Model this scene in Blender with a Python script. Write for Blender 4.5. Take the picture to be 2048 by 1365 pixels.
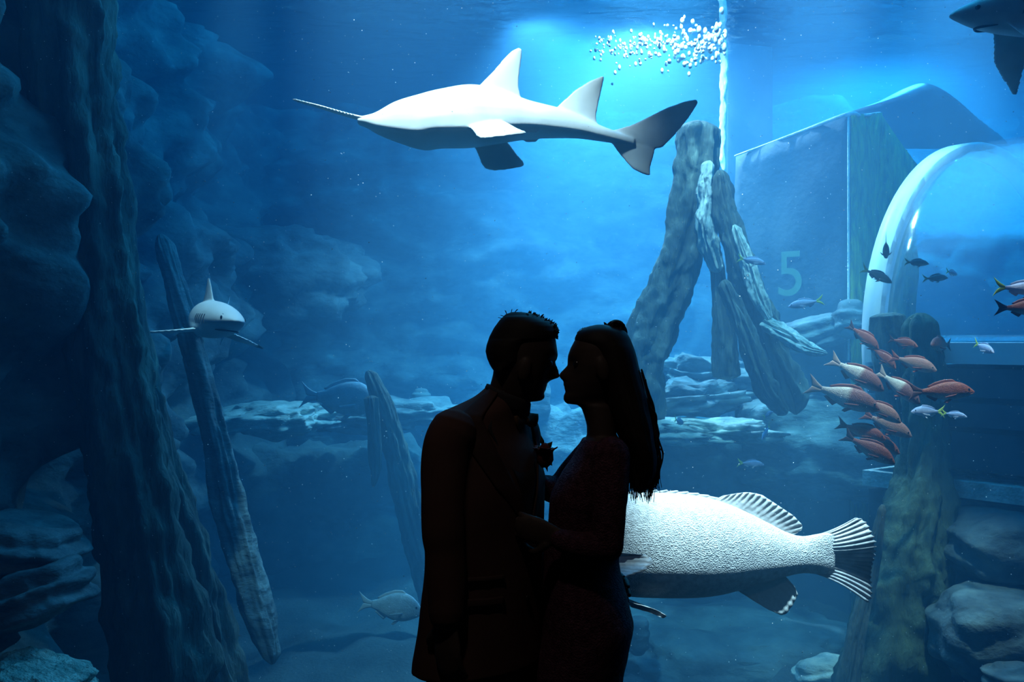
import bpy, bmesh, math, random
from mathutils import Vector, Matrix, noise
from math import sin, cos, pi, radians as R, sqrt, exp

# ------------------------------------------------------------------ camera, world, lights, exposure
for o in list(bpy.data.objects):
    bpy.data.objects.remove(o)
SC = bpy.context.scene
COL = SC.collection
CZ = 1.70
F = 2048 * 35.0 / 36.0
cam = bpy.data.cameras.new('camera'); cam.lens = 35; cam.sensor_width = 36; cam.clip_end = 200
camo = bpy.data.objects.new('camera', cam); COL.objects.link(camo)
camo.location = (0, 0, CZ); camo.rotation_euler = (pi / 2, 0, 0)
SC.camera = camo
SC.view_settings.view_transform = 'Standard'; SC.view_settings.look = 'None'
SC.view_settings.gamma = 1; SC.view_settings.use_curve_mapping = False
SC.view_settings.exposure = 0.0
w = bpy.data.worlds.new('dark_room_world'); SC.world = w; w.use_nodes = True
w.node_tree.nodes['Background'].inputs[0].default_value = (0.004, 0.0036, 0.0034, 1)
w.node_tree.nodes['Background'].inputs[1].default_value = 1.0

WATER_Z = 5.4          # water surface
GLASS_Y = 3.55         # room side of the acrylic pane
WATER_Y = 3.75         # water side
BACK_Y = 16.5

def aim(o, target):
    d = Vector(target) - o.location
    o.rotation_euler = d.to_track_quat('-Z', 'Y').to_euler()

def spot(name, loc, target, power, color, angle, blend=0.6, radius=0.12):
    l = bpy.data.lights.new(name, 'SPOT'); l.energy = power; l.color = color
    l.spot_size = R(angle); l.spot_blend = blend; l.shadow_soft_size = radius
    o = bpy.data.objects.new(name, l); COL.objects.link(o); o.location = loc; aim(o, target)
    return o

def area(name, loc, target, sx, sy, power, color):
    l = bpy.data.lights.new(name, 'AREA'); l.shape = 'RECTANGLE'; l.size = sx; l.size_y = sy
    l.energy = power; l.color = color
    o = bpy.data.objects.new(name, l); COL.objects.link(o); o.location = loc; aim(o, target)
    return o

WHITE = (1.0, 0.95, 0.98); BLUE = (0.04, 0.50, 1.0); CYAN = (0.16, 0.66, 1.0)
# aquarium lamps above the water surface, with added fill and back lights
spot('lamp_front_shark', (-0.9, 4.5, 6.0), (-0.40, 6.0, 3.05), 5400, (1.0, 0.88, 0.88), 40, 0.8)
spot('lamp_front_grouper', (1.5, 3.95, 5.9), (1.2, 4.95, 0.75), 15000, (1.0, 0.84, 0.84), 17, 0.7)
spot('lamp_bubbles', (1.3, 8.2, 5.8), (1.35, 9.4, 4.2), 3600, (1.0, 0.95, 0.95), 56, 0.7)  # added to whiten the bubbles from the front
spot('fill_tree', (2.5, 7.4, 6.0), (2.55, 9.2, 1.9), 2600, (0.85, 0.92, 0.95), 26, 0.8)  # added for highlights on the pale roots
spot('lamp_centre_top', (1.5, 12.0, 5.75), (2.2, 12.8, 0.0), 7600, (1.0, 0.70, 0.80), 148, 0.9)
spot('lamp_centre_top_left', (0.2, 11.6, 5.75), (2.0, 12.4, 0.0), 3800, (0.8, 0.76, 0.92), 132, 0.9)
spot('lamp_centre_beam', (0.75, 12.2, 6.3), (0.75, 12.4, 0.0), 8000, (0.22, 0.72, 1.0), 58, 1.0)
spot('backlight_right', (5.0, 14.0, 6.8), (5.4, 13.8, 0.5), 13000, (0.20, 0.70, 1.0), 110, 1.0)  # added glow behind the ray and wall block, to silhouette them
spot('lamp_tunnel', (3.6, 7.6, 6.0), (3.9, 9.2, 2.6), 3600, (0.80, 0.90, 1.0), 40, 0.9)  # added to turn the tunnel ring white
spot('lamp_school', (3.1, 5.9, 6.0), (2.72, 6.95, 1.25), 7500, (1.0, 0.66, 0.58), 25, 0.8)
spot('lamp_reef_shark', (-1.8, 7.0, 6.0), (-2.35, 8.0, 1.85), 3000, WHITE, 16, 0.8)
area('ambient_fill_over_tank', (3.0, 11.0, 8.5), (3.0, 11.0, 0), 8, 9, 2300, BLUE)  # added ambient fill, stands in for light scattered through the water

# ------------------------------------------------------------------ helpers
def P(px, py, Y):
    """world point seen at pixel (px, py) of the photograph, at distance Y"""
    return Vector(((px - 1024) / F * Y, Y, CZ - (py - 682.5) / F * Y))

def lerp(a, b, t): return a + (b - a) * t

def interp(x, tab, k):
    """piecewise-smooth value k of a table sorted by its first column"""
    if x <= tab[0][0]: return tab[0][k]
    if x >= tab[-1][0]: return tab[-1][k]
    for i in range(len(tab) - 1):
        if tab[i][0] <= x <= tab[i + 1][0]:
            t = (x - tab[i][0]) / (tab[i + 1][0] - tab[i][0])
            p1, p2 = tab[i][k], tab[i + 1][k]
            p0 = tab[i - 1][k] if i > 0 else 2 * p1 - p2
            p3 = tab[i + 2][k] if i + 2 < len(tab) else 2 * p2 - p1
            x0 = tab[i - 1][0] if i > 0 else 2 * tab[i][0] - tab[i + 1][0]
            x3 = tab[i + 2][0] if i + 2 < len(tab) else 2 * tab[i + 1][0] - tab[i][0]
            h = tab[i + 1][0] - tab[i][0]
            m1 = (p2 - p0) / (tab[i + 1][0] - x0) * h
            m2 = (p3 - p1) / (x3 - tab[i][0]) * h
            t2, t3 = t * t, t * t * t
            return (2*t3 - 3*t2 + 1) * p1 + (t3 - 2*t2 + t) * m1 + (-2*t3 + 3*t2) * p2 + (t3 - t2) * m2

def catmull(pts, n):
    pts = [Vector(p) for p in pts]
    tab_len = len(pts) - 1
    out = []
    for i in range(n + 1):
        f = i / n * tab_len; k = min(int(f), tab_len - 1); t = f - k
        p1, p2 = pts[k], pts[k + 1]
        p0 = pts[k - 1] if k > 0 else 2 * p1 - p2
        p3 = pts[k + 2] if k + 2 <= tab_len else 2 * p2 - p1
        out.append(0.5 * ((2 * p1) + (p2 - p0) * t + (2*p0 - 5*p1 + 4*p2 - p3) * t*t + (3*p1 - p0 - 3*p2 + p3) * t*t*t))
    return out

def resample(pts, n):
    """n+1 points evenly along a polyline"""
    pts = [Vector(p) for p in pts]
    L = [0]
    for a, b in zip(pts, pts[1:]): L.append(L[-1] + (b - a).length)
    out = []
    for i in range(n + 1):
        s = L[-1] * i / n; k = 0
        while k < len(L) - 2 and L[k + 1] < s: k += 1
        d = L[k + 1] - L[k]
        out.append(pts[k].lerp(pts[k + 1], (s - L[k]) / d if d > 1e-9 else 0))
    return out

def to_obj(name, bm, mat, parent=None, smooth=True, loc=None):
    me = bpy.data.meshes.new(name)
    bmesh.ops.recalc_face_normals(bm, faces=bm.faces)
    bm.to_mesh(me); bm.free()
    return mesh_obj(name, me, mat, parent, smooth, loc)

def mesh_obj(name, me, mat, parent=None, smooth=True, loc=None):
    if smooth:
        me.polygons.foreach_set('use_smooth', [True] * len(me.polygons))
    if mat is not None:
        me.materials.clear(); me.materials.append(mat)
    o = bpy.data.objects.new(name, me); COL.objects.link(o)
    if parent: o.parent = parent
    if loc is not None: o.location = loc
    return o

def tag(o, label, cat, group=None, kind=None):
    o['label'] = label; o['category'] = cat
    if group: o['group'] = group
    if kind: o['kind'] = kind
    return o

def empty(name, loc=(0, 0, 0)):
    o = bpy.data.objects.new(name, None); COL.objects.link(o); o.location = loc
    o.empty_display_size = 0.1
    return o

def struct(o, label=None):
    o['kind'] = 'structure'
    if label: o['label'] = label
    return o

def add_box(bm, c, h, rot=None):
    vs = []
    for x in (-1, 1):
        for y in (-1, 1):
            for z in (-1, 1):
                v = Vector((x * h[0], y * h[1], z * h[2]))
                if rot is not None: v = rot @ v
                vs.append(bm.verts.new(v + Vector(c)))
    for f in ((0,1,3,2),(4,6,7,5),(0,4,5,1),(2,3,7,6),(0,2,6,4),(1,5,7,3)):
        bm.faces.new([vs[i] for i in f])

def loft(bm, rings, cap=True):
    """rings: list of equally long closed loops"""
    V = [[bm.verts.new(p) for p in r] for r in rings]
    n = len(V[0])
    for a, b in zip(V, V[1:]):
        for i in range(n):
            bm.faces.new((a[i], a[(i + 1) % n], b[(i + 1) % n], b[i]))
    if cap:
        for r, ring in ((V[0], rings[0]), (V[-1], rings[-1])):
            c = sum((Vector(p) for p in ring), Vector()) / n
            cv = bm.verts.new(c)
            for i in range(n): bm.faces.new((r[i], r[(i + 1) % n], cv))
    return V

def frames(pts):
    """parallel-transport frames along a point list"""
    T = []
    for i in range(len(pts)):
        a = pts[max(i - 1, 0)]; b = pts[min(i + 1, len(pts) - 1)]
        d = (b - a); T.append(d.normalized() if d.length > 1e-9 else Vector((0, 0, 1)))
    ref = Vector((0, 1, 0)) if abs(T[0].y) < 0.9 else Vector((1, 0, 0))
    N = (ref - T[0] * ref.dot(T[0])).normalized(); out = []
    for t in T:
        N = (N - t * N.dot(t)).normalized()
        out.append((t, N, t.cross(N)))
    return out

def tube(bm, pts, rads, n=12, seg=None, flat=1.0, dirn=None, dome=True):
    """smooth tapered limb with rounded ends. rads per control point; flat squeezes along direction dirn"""
    m = seg or (len(pts) - 1) * 6
    c = catmull(pts, m)
    tab = [(i / (len(rads) - 1), r) for i, r in enumerate(rads)]
    fr = frames(c); rings = []
    def ring(p, f, r):
        t, N, B = f
        if dirn is not None:
            N = (Vector(dirn) - t * Vector(dirn).dot(t)).normalized(); B = t.cross(N)
        return [p + N * (cos(2*pi*k/n) * r * flat) + B * (sin(2*pi*k/n) * r) for k in range(n)]
    r0 = rads[0]; r1 = rads[-1]
    if dome:
        for a in (80, 55, 28):
            rings.append(ring(c[0] - fr[0][0] * (r0 * sin(R(a))), fr[0], r0 * cos(R(a))))
    for i, p in enumerate(c):
        rings.append(ring(p, fr[i], interp(i / m, tab, 1)))
    if dome:
        for a in (28, 55, 80):
            rings.append(ring(c[-1] + fr[-1][0] * (r1 * sin(R(a))), fr[-1], r1 * cos(R(a))))
    loft(bm, rings)

def ball(bm, c, r, seg=16):
    rx, ry, rz = (r, r, r) if not hasattr(r, '__len__') else r
    M = Matrix.Translation(Vector(c)) @ Matrix.Diagonal((rx, ry, rz, 1))
    bmesh.ops.create_uvsphere(bm, u_segments=seg, v_segments=max(6, seg // 2), radius=1, matrix=M)

def foil(bm, A, B, n, m, th, nrm, ripple=0.0, waves=10, thin_tip=0.6, edge=0.3):
    """thin fin between edge curves A and B, n steps along, m across; th half thickness"""
    A = resample(A, n); B = resample(B, n); nrm = Vector(nrm).normalized()
    S = ([], [])
    for i in range(n + 1):
        u = i / n
        ra, rb = [], []
        for j in range(m + 1):
            v = j / m
            p = A[i].lerp(B[i], v)
            h = th * (1 - thin_tip * u) * (edge + (1 - edge) * sin(pi * min(max(v, 0), 1)))
            p = p + nrm * (ripple * sin(2*pi*waves*v) * u)
            ra.append(bm.verts.new(p + nrm * h)); rb.append(bm.verts.new(p - nrm * h))
        S[0].append(ra); S[1].append(rb)
    for s in (0, 1):
        for i in range(n):
            for j in range(m):
                q = (S[s][i][j], S[s][i][j+1], S[s][i+1][j+1], S[s][i+1][j])
                bm.faces.new(q if s == 0 else q[::-1])
    for i in range(n):
        bm.faces.new((S[0][i][0], S[0][i+1][0], S[1][i+1][0], S[1][i][0]))
        bm.faces.new((S[0][i][m], S[1][i][m], S[1][i+1][m], S[0][i+1][m]))
    for j in range(m):
        bm.faces.new((S[0][0][j], S[1][0][j], S[1][0][j+1], S[0][0][j+1]))
        bm.faces.new((S[0][n][j], S[0][n][j+1], S[1][n][j+1], S[1][n][j]))

def remeshed(bm, voxel, smooth_iter=2):
    """weld everything in bm into one continuous surface"""
    bmesh.ops.recalc_face_normals(bm, faces=bm.faces)
    me = bpy.data.meshes.new('tmp'); bm.to_mesh(me); bm.free()
    o = bpy.data.objects.new('tmp', me); COL.objects.link(o)
    md = o.modifiers.new('r', 'REMESH'); md.mode = 'VOXEL'; md.voxel_size = voxel; md.adaptivity = 0
    if smooth_iter:
        ms = o.modifiers.new('s', 'SMOOTH'); ms.factor = 0.5; ms.iterations = smooth_iter
    dg = bpy.context.evaluated_depsgraph_get(); dg.update()
    out = bpy.data.meshes.new_from_object(o.evaluated_get(dg))
    bpy.data.objects.remove(o); bpy.data.meshes.remove(me)
    return out

# ------------------------------------------------------------------ materials
def base_mat(name):
    m = bpy.data.materials.new(name); m.use_nodes = True
    nt = m.node_tree
    return m, nt, nt.nodes['Principled BSDF'], nt.nodes, nt.links

def noisy(name, c1, c2, scale=4.0, rough=0.7, bump=0.3, bscale=14.0, stretch=(1, 1, 1), spec=0.3, detail=8, c3=None):
    m, nt, b, N, L = base_mat(name)
    tc = N.new('ShaderNodeTexCoord'); mp = N.new('ShaderNodeMapping'); mp.inputs['Scale'].default_value = stretch
    L.new(tc.outputs['Object'], mp.inputs[0])
    n1 = N.new('ShaderNodeTexNoise'); n1.inputs['Scale'].default_value = scale; n1.inputs['Detail'].default_value = detail
    n1.inputs['Roughness'].default_value = 0.65
    L.new(mp.outputs[0], n1.inputs['Vector'])
    cr = N.new('ShaderNodeValToRGB'); cr.color_ramp.elements[0].position = 0.36; cr.color_ramp.elements[1].position = 0.64
    cr.color_ramp.elements[0].color = (*c1, 1); cr.color_ramp.elements[1].color = (*c2, 1)
    if c3:
        e = cr.color_ramp.elements.new(0.74); e.color = (*c3, 1)
    L.new(n1.outputs['Fac'], cr.inputs[0]); L.new(cr.outputs[0], b.inputs['Base Color'])
    b.inputs['Roughness'].default_value = rough; b.inputs['Specular IOR Level'].default_value = spec
    if bump:
        n2 = N.new('ShaderNodeTexNoise'); n2.inputs['Scale'].default_value = bscale; n2.inputs['Detail'].default_value = 6
        L.new(mp.outputs[0], n2.inputs['Vector'])
        bp = N.new('ShaderNodeBump'); bp.inputs['Strength'].default_value = bump; bp.inputs['Distance'].default_value = 0.05
        L.new(n2.outputs['Fac'], bp.inputs['Height']); L.new(bp.outputs[0], b.inputs['Normal'])
    return m

def plain(name, c, rough=0.6, spec=0.3, bump=0, bscale=200, sheen=0):
    m, nt, b, N, L = base_mat(name)
    n1 = N.new('ShaderNodeTexNoise'); n1.inputs['Scale'].default_value = 12
    mx = N.new('ShaderNodeMix'); mx.data_type = 'RGBA'
    mx.inputs[6].default_value = (*[x * 0.85 for x in c], 1); mx.inputs[7].default_value = (*[min(1, x * 1.12) for x in c], 1)
    L.new(n1.outputs['Fac'], mx.inputs[0]); L.new(mx.outputs[2], b.inputs['Base Color'])
    b.inputs['Roughness'].default_value = rough; b.inputs['Specular IOR Level'].default_value = spec
    if bump:
        n2 = N.new('ShaderNodeTexNoise'); n2.inputs['Scale'].default_value = bscale
        bp = N.new('ShaderNodeBump'); bp.inputs['Strength'].default_value = bump; bp.inputs['Distance'].default_value = 0.01
        L.new(n2.outputs['Fac'], bp.inputs['Height']); L.new(bp.outputs[0], b.inputs['Normal'])
    return m

M = {}
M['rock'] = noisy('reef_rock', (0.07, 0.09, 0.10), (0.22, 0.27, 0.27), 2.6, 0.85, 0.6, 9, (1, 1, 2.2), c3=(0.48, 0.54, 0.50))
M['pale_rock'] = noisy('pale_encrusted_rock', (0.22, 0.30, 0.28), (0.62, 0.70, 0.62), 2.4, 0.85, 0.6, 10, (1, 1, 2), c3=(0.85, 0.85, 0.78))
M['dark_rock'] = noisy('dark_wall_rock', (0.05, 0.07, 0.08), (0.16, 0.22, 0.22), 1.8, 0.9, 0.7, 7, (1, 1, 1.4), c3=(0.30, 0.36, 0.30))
M['bark'] = noisy('sunken_bark', (0.05, 0.06, 0.055), (0.15, 0.18, 0.15), 3.2, 0.85, 0.7, 12, (1.6, 1.6, 0.45), c3=(0.34, 0.38, 0.30))
M['pale_bark'] = noisy('pale_encrusted_root', (0.25, 0.34, 0.32), (0.72, 0.78, 0.72), 3.4, 0.8, 0.7, 12, (1.4, 1.4, 0.7), c3=(0.95, 0.95, 0.9))
M['algae'] = noisy('green_algae_stone', (0.03, 0.055, 0.04), (0.09, 0.13, 0.07), 3.0, 0.85, 0.5, 16, (1.6, 1.6, 0.5), c3=(0.24, 0.28, 0.16))
M['bright_algae'] = noisy('yellow_green_algae', (0.08, 0.13, 0.04), (0.42, 0.46, 0.06), 6.0, 0.85, 0.6, 16, (1.8, 1.8, 0.5), c3=(1.0, 0.92, 0.25))  # yellow-green algae, its colour raised to add the brightness of a lit face
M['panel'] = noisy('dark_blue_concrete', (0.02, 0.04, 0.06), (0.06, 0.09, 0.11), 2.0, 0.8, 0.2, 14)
M['sand'] = noisy('tank_sand', (0.025, 0.03, 0.03), (0.07, 0.08, 0.08), 1.5, 0.9, 0.4, 30)
M['coral'] = noisy('teal_coral', (0.12, 0.30, 0.26), (0.55, 0.75, 0.62), 9, 0.8, 0.8, 40)
M['edge'] = noisy('pale_edge_growth', (0.45, 0.55, 0.52), (0.85, 0.9, 0.85), 8, 0.8, 0.4, 40)
M['painted_mark'] = plain('faint_green_paint', (0.13, 0.24, 0.15), 0.8)
M['room'] = plain('black_painted_room', (0.02, 0.02, 0.02), 0.8)
M['carpet'] = noisy('dark_carpet', (0.015, 0.014, 0.014), (0.03, 0.028, 0.028), 40, 0.95, 0.4, 300)
M['bubble'] = plain('white_froth', (0.95, 0.97, 1.0), 0.35, 0.5)
M['speck'] = plain('pale_floating_speck', (0.9, 0.92, 0.95), 0.7)
M['white_band'] = plain('white_tunnel_ring', (0.85, 0.88, 0.92), 0.45)
M['black'] = plain('glossy_black_eye', (0.01, 0.01, 0.012), 0.15, 0.6)
M['gill'] = plain('dark_gill_skin', (0.06, 0.07, 0.08), 0.6)
M['jacket'] = plain('dark_maroon_jacket_cloth', (0.085, 0.045, 0.038), 0.9, 0.1, 0.3, 900)
M['lapel'] = plain('darker_lapel_cloth', (0.05, 0.028, 0.025), 0.75, 0.15, 0.2, 900)
M['shirt'] = plain('black_shirt_cloth', (0.03, 0.03, 0.032), 0.85, 0.1)
M['trousers'] = plain('black_trouser_cloth', (0.02, 0.02, 0.022), 0.9, 0.1)
M['bow'] = plain('brown_bow_tie_cloth', (0.10, 0.055, 0.03), 0.8, 0.15)
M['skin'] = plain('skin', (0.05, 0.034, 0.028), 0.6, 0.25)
M['hair_man'] = plain('short_dark_hair', (0.012, 0.010, 0.009), 0.7, 0.2)
M['hair_woman'] = plain('long_dark_hair', (0.014, 0.010, 0.009), 0.65, 0.2)
M['dress'] = noisy('plum_lace_dress', (0.05, 0.018, 0.030), (0.12, 0.05, 0.075), 60, 0.85, 0.6, 220, spec=0.1)
M['shoe'] = plain('black_shoe_leather', (0.012, 0.012, 0.012), 0.35)
M['petal'] = plain('dark_rose_petals', (0.10, 0.02, 0.02), 0.8)
M['leaf'] = plain('dark_green_leaf', (0.02, 0.04, 0.015), 0.7)
M['button'] = plain('black_button', (0.015, 0.015, 0.015), 0.4)

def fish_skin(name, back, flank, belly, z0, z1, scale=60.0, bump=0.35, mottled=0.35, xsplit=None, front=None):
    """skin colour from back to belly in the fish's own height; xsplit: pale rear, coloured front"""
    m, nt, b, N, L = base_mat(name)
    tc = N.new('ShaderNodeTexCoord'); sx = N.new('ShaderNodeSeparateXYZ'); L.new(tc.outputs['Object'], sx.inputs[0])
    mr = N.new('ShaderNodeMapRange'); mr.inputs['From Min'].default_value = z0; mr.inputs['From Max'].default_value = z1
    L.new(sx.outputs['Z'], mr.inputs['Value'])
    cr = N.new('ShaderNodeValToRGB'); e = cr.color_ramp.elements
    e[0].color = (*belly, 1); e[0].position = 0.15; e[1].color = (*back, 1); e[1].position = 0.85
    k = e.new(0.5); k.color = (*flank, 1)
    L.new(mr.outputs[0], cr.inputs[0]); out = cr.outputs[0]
    if xsplit is not None:
        m2 = N.new('ShaderNodeMapRange'); m2.inputs['From Min'].default_value = xsplit - 0.03; m2.inputs['From Max'].default_value = xsplit + 0.03
        L.new(sx.outputs['X'], m2.inputs['Value'])
        cr2 = N.new('ShaderNodeValToRGB'); e2 = cr2.color_ramp.elements
        e2[0].color = (*belly, 1); e2[0].position = 0.1; e2[1].color = (*front, 1); e2[1].position = 0.4
        L.new(mr.outputs[0], cr2.inputs[0])
        mx = N.new('ShaderNodeMix'); mx.data_type = 'RGBA'
        L.new(m2.outputs[0], mx.inputs[0]); L.new(out, mx.inputs[6]); L.new(cr2.outputs[0], mx.inputs[7]); out = mx.outputs[2]
    n1 = N.new('ShaderNodeTexNoise'); n1.inputs['Scale'].default_value = scale * 0.25; n1.inputs['Detail'].default_value = 6
    L.new(tc.outputs['Object'], n1.inputs['Vector'])
    r2 = N.new('ShaderNodeMapRange'); r2.inputs['From Min'].default_value = 0.3; r2.inputs['From Max'].default_value = 0.7
    r2.inputs['To Min'].default_value = 1 - mottled; r2.inputs['To Max'].default_value = 1.0
    L.new(n1.outputs['Fac'], r2.inputs['Value'])
    mm = N.new('ShaderNodeVectorMath'); mm.operation = 'SCALE'
    L.new(out, mm.inputs[0]); L.new(r2.outputs[0], mm.inputs['Scale']); L.new(mm.outputs[0], b.inputs['Base Color'])
    if bump:
        v = N.new('ShaderNodeTexVoronoi'); v.inputs['Scale'].default_value = scale
        L.new(tc.outputs['Object'], v.inputs['Vector'])
        bp = N.new('ShaderNodeBump'); bp.inputs['Strength'].default_value = bump; bp.inputs['Distance'].default_value = 0.01
        L.new(v.outputs['Distance'], bp.inputs['Height']); L.new(bp.outputs[0], b.inputs['Normal'])
    b.inputs['Roughness'].default_value = 0.5; b.inputs['Specular IOR Level'].default_value = 0.3
    return m

M['sawfish'] = fish_skin('sawfish_skin', (0.66, 0.66, 0.64), (0.78, 0.78, 0.77), (0.55, 0.58, 0.60), -0.25, 0.25, 20, 0.05, 0.22)
M['saw'] = plain('sawfish_rostrum', (0.72, 0.74, 0.74), 0.5)
M['grouper'] = fish_skin('grouper_skin', (0.82, 0.82, 0.82), (0.72, 0.73, 0.74), (0.20, 0.19, 0.22), -0.30, 0.16, 150, 0.45, 0.4)  # dark belly puts the shade of the unlit underside into the skin colour
M['grouper_fin'] = fish_skin('grouper_fin', (0.72, 0.73, 0.74), (0.55, 0.57, 0.60), (0.40, 0.42, 0.46), -0.3, 0.3, 50, 0.2, 0.5)
M['grouper_dark_fin'] = plain('grouper_dark_fin', (0.40, 0.44, 0.46), 0.55)
M['shark'] = fish_skin('reef_shark_skin', (0.52, 0.53, 0.56), (0.55, 0.56, 0.60), (0.75, 0.78, 0.80), -0.10, 0.06, 30, 0.05, 0.15)
M['dark_shark'] = fish_skin('dark_shark_skin', (0.24, 0.30, 0.32), (0.28, 0.35, 0.37), (0.50, 0.58, 0.60), -0.15, 0.12, 30, 0.05, 0.2)
M['ray'] = fish_skin('ray_skin', (0.06, 0.08, 0.10), (0.07, 0.09, 0.11), (0.12, 0.15, 0.17), -0.2, 0.2, 12, 0.1, 0.3)
M['snapper_red'] = fish_skin('red_snapper_skin', (0.30, 0.08, 0.05), (0.48, 0.14, 0.08), (0.66, 0.58, 0.54), -0.13, 0.12, 70, 0.25, 0.3)
M['snapper_pink'] = fish_skin('pink_grey_snapper_skin', (0.44, 0.20, 0.16), (0.56, 0.34, 0.28), (0.66, 0.62, 0.60), -0.13, 0.12, 70, 0.25, 0.3)
M['snapper_two'] = fish_skin('two_tone_snapper_skin', (0.72, 0.66, 0.56), (0.82, 0.76, 0.68), (0.70, 0.70, 0.68), -0.13, 0.12, 70, 0.25, 0.25, 0.06, (0.30, 0.12, 0.10))
M['fin_red'] = plain('red_fin', (0.32, 0.10, 0.08), 0.5)
M['fin_dark'] = plain('dark_red_fin', (0.13, 0.06, 0.06), 0.5)
M['fin_pale'] = plain('pale_pink_fin', (0.62, 0.48, 0.42), 0.5)
M['yt_body'] = fish_skin('lilac_blue_fish_skin', (0.34, 0.42, 0.62), (0.58, 0.60, 0.80), (0.78, 0.78, 0.86), -0.1, 0.1, 70, 0.2, 0.2)
M['yt_dark'] = fish_skin('slate_blue_fish_skin', (0.06, 0.10, 0.13), (0.09, 0.14, 0.17), (0.20, 0.26, 0.28), -0.1, 0.1, 70, 0.2, 0.2)
M['fin_yellow'] = plain('yellow_tail_fin', (0.62, 0.75, 0.10), 0.5)
M['fin_olive'] = plain('olive_tail_fin', (0.16, 0.26, 0.07), 0.5)
M['bream'] = fish_skin('silver_blue_fish_skin', (0.30, 0.42, 0.50), (0.38, 0.50, 0.56), (0.66, 0.74, 0.76), -0.17, 0.17, 40, 0.15, 0.3)
M['fin_blue'] = plain('blue_grey_fin', (0.34, 0.44, 0.50), 0.5)

def glass_mat(name, tint, refl, rough=0.0, diffuse=0.0, dcol=(0.8, 0.88, 0.95), bump=0, bscale=3, stretch=(1, 1, 1)):
    m = bpy.data.materials.new(name); m.use_nodes = True; nt = m.node_tree; N = nt.nodes; L = nt.links
    N.remove(N['Principled BSDF']); out = N['Material Output']
    t = N.new('ShaderNodeBsdfTransparent'); t.inputs[0].default_value = (*tint, 1)
    g = N.new('ShaderNodeBsdfGlossy'); g.inputs['Roughness'].default_value = rough
    mx = N.new('ShaderNodeMixShader'); mx.inputs[0].default_value = refl
    L.new(t.outputs[0], mx.inputs[1]); L.new(g.outputs[0], mx.inputs[2]); last = mx
    if diffuse:
        d = N.new('ShaderNodeBsdfDiffuse'); d.inputs[0].default_value = (*dcol, 1)
        m2 = N.new('ShaderNodeMixShader'); m2.inputs[0].default_value = diffuse
        L.new(mx.outputs[0], m2.inputs[1]); L.new(d.outputs[0], m2.inputs[2]); last = m2
    if bump:
        tc = N.new('ShaderNodeTexCoord'); mp = N.new('ShaderNodeMapping'); mp.inputs['Scale'].default_value = stretch
        n = N.new('ShaderNodeTexNoise'); n.inputs['Scale'].default_value = bscale; n.inputs['Detail'].default_value = 4
        bp = N.new('ShaderNodeBump'); bp.inputs['Strength'].default_value = bump; bp.inputs['Distance'].default_value = 0.3
        L.new(tc.outputs['Object'], mp.inputs[0]); L.new(mp.outputs[0], n.inputs['Vector'])
        L.new(n.outputs['Fac'], bp.inputs['Height']); L.new(bp.outputs[0], g.inputs['Normal'])
    L.new(last.outputs[0], out.inputs['Surface'])
    return m
M['pane'] = glass_mat('clear_acrylic_pane', (0.97, 0.98, 0.99), 0.02)
M['surface'] = glass_mat('rippled_water_surface', (0.9, 0.96, 1.0), 0.35, 0.08, 0, bump=0.5, bscale=2.2, stretch=(1, 2.0, 1))
M['tunnel'] = glass_mat('acrylic_tunnel_shell', (0.9, 0.95, 1.0), 0.16, 0.12, 0.05, (0.7, 0.82, 0.95), bump=0.05, bscale=1.5)

mw = bpy.data.materials.new('blue_tank_water'); mw.use_nodes = True
N = mw.node_tree.nodes; L = mw.node_tree.links; N.remove(N['Principled BSDF'])
vs = N.new('ShaderNodeVolumeScatter'); vs.inputs['Color'].default_value = (0.17, 0.57, 1.0, 1); vs.inputs['Density'].default_value = 0.085
vs.inputs['Anisotropy'].default_value = 0.1
va = N.new('ShaderNodeVolumeAbsorption'); va.inputs['Color'].default_value = (0.22, 0.75, 0.925, 1); va.inputs['Density'].default_value = 0.26
ad = N.new('ShaderNodeAddShader'); L.new(vs.outputs[0], ad.inputs[0]); L.new(va.outputs[0], ad.inputs[1])
L.new(ad.outputs[0], N['Material Output'].inputs['Volume'])
M['water'] = mw

# ------------------------------------------------------------------ room and tank shell
def box_obj(name, lo, hi, mat, smooth=False):
    bm = bmesh.new(); c = [(a + b) / 2 for a, b in zip(lo, hi)]; h = [(b - a) / 2 for a, b in zip(lo, hi)]
    add_box(bm, (0, 0, 0), h)
    return to_obj(name, bm, mat, smooth=smooth, loc=c)

struct(box_obj('floor', (-6, -3, -0.1), (6, GLASS_Y, 0), M['carpet']), 'dark carpet floor of the viewing room')
struct(box_obj('ceiling', (-6, -3, 4.4), (6, GLASS_Y, 4.5), M['room']), 'black ceiling of the viewing room')
struct(box_obj('wall_left', (-6.1, -3, 0), (-6, GLASS_Y, 4.4), M['room']), 'black left wall of the viewing room')
struct(box_obj('wall_right', (6, -3, 0), (6.1, GLASS_Y, 4.4), M['room']), 'black right wall of the viewing room')
struct(box_obj('wall_front', (-6, -3.1, 0), (6, -3, 4.4), M['room']), 'black rear wall of the viewing room')
struct(box_obj('window_1', (-6, GLASS_Y, 0.0), (6, WATER_Y - 0.004, 4.4), M['pane']), 'tall clear acrylic viewing pane of the aquarium')

def grid_obj(name, nu, nv, fn, mat, smooth=True):
    bm = bmesh.new(); V = []
    for i in range(nu + 1):
        V.append([bm.verts.new(fn(i / nu, j / nv)) for j in range(nv + 1)])
    for i in range(nu):
        for j in range(nv):
            bm.faces.new((V[i][j], V[i+1][j], V[i+1][j+1], V[i][j+1]))
    return to_obj(name, bm, mat, smooth=smooth)

def fbm(p, o=4): return noise.fractal(p, 1.0, 2.0, o)

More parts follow.
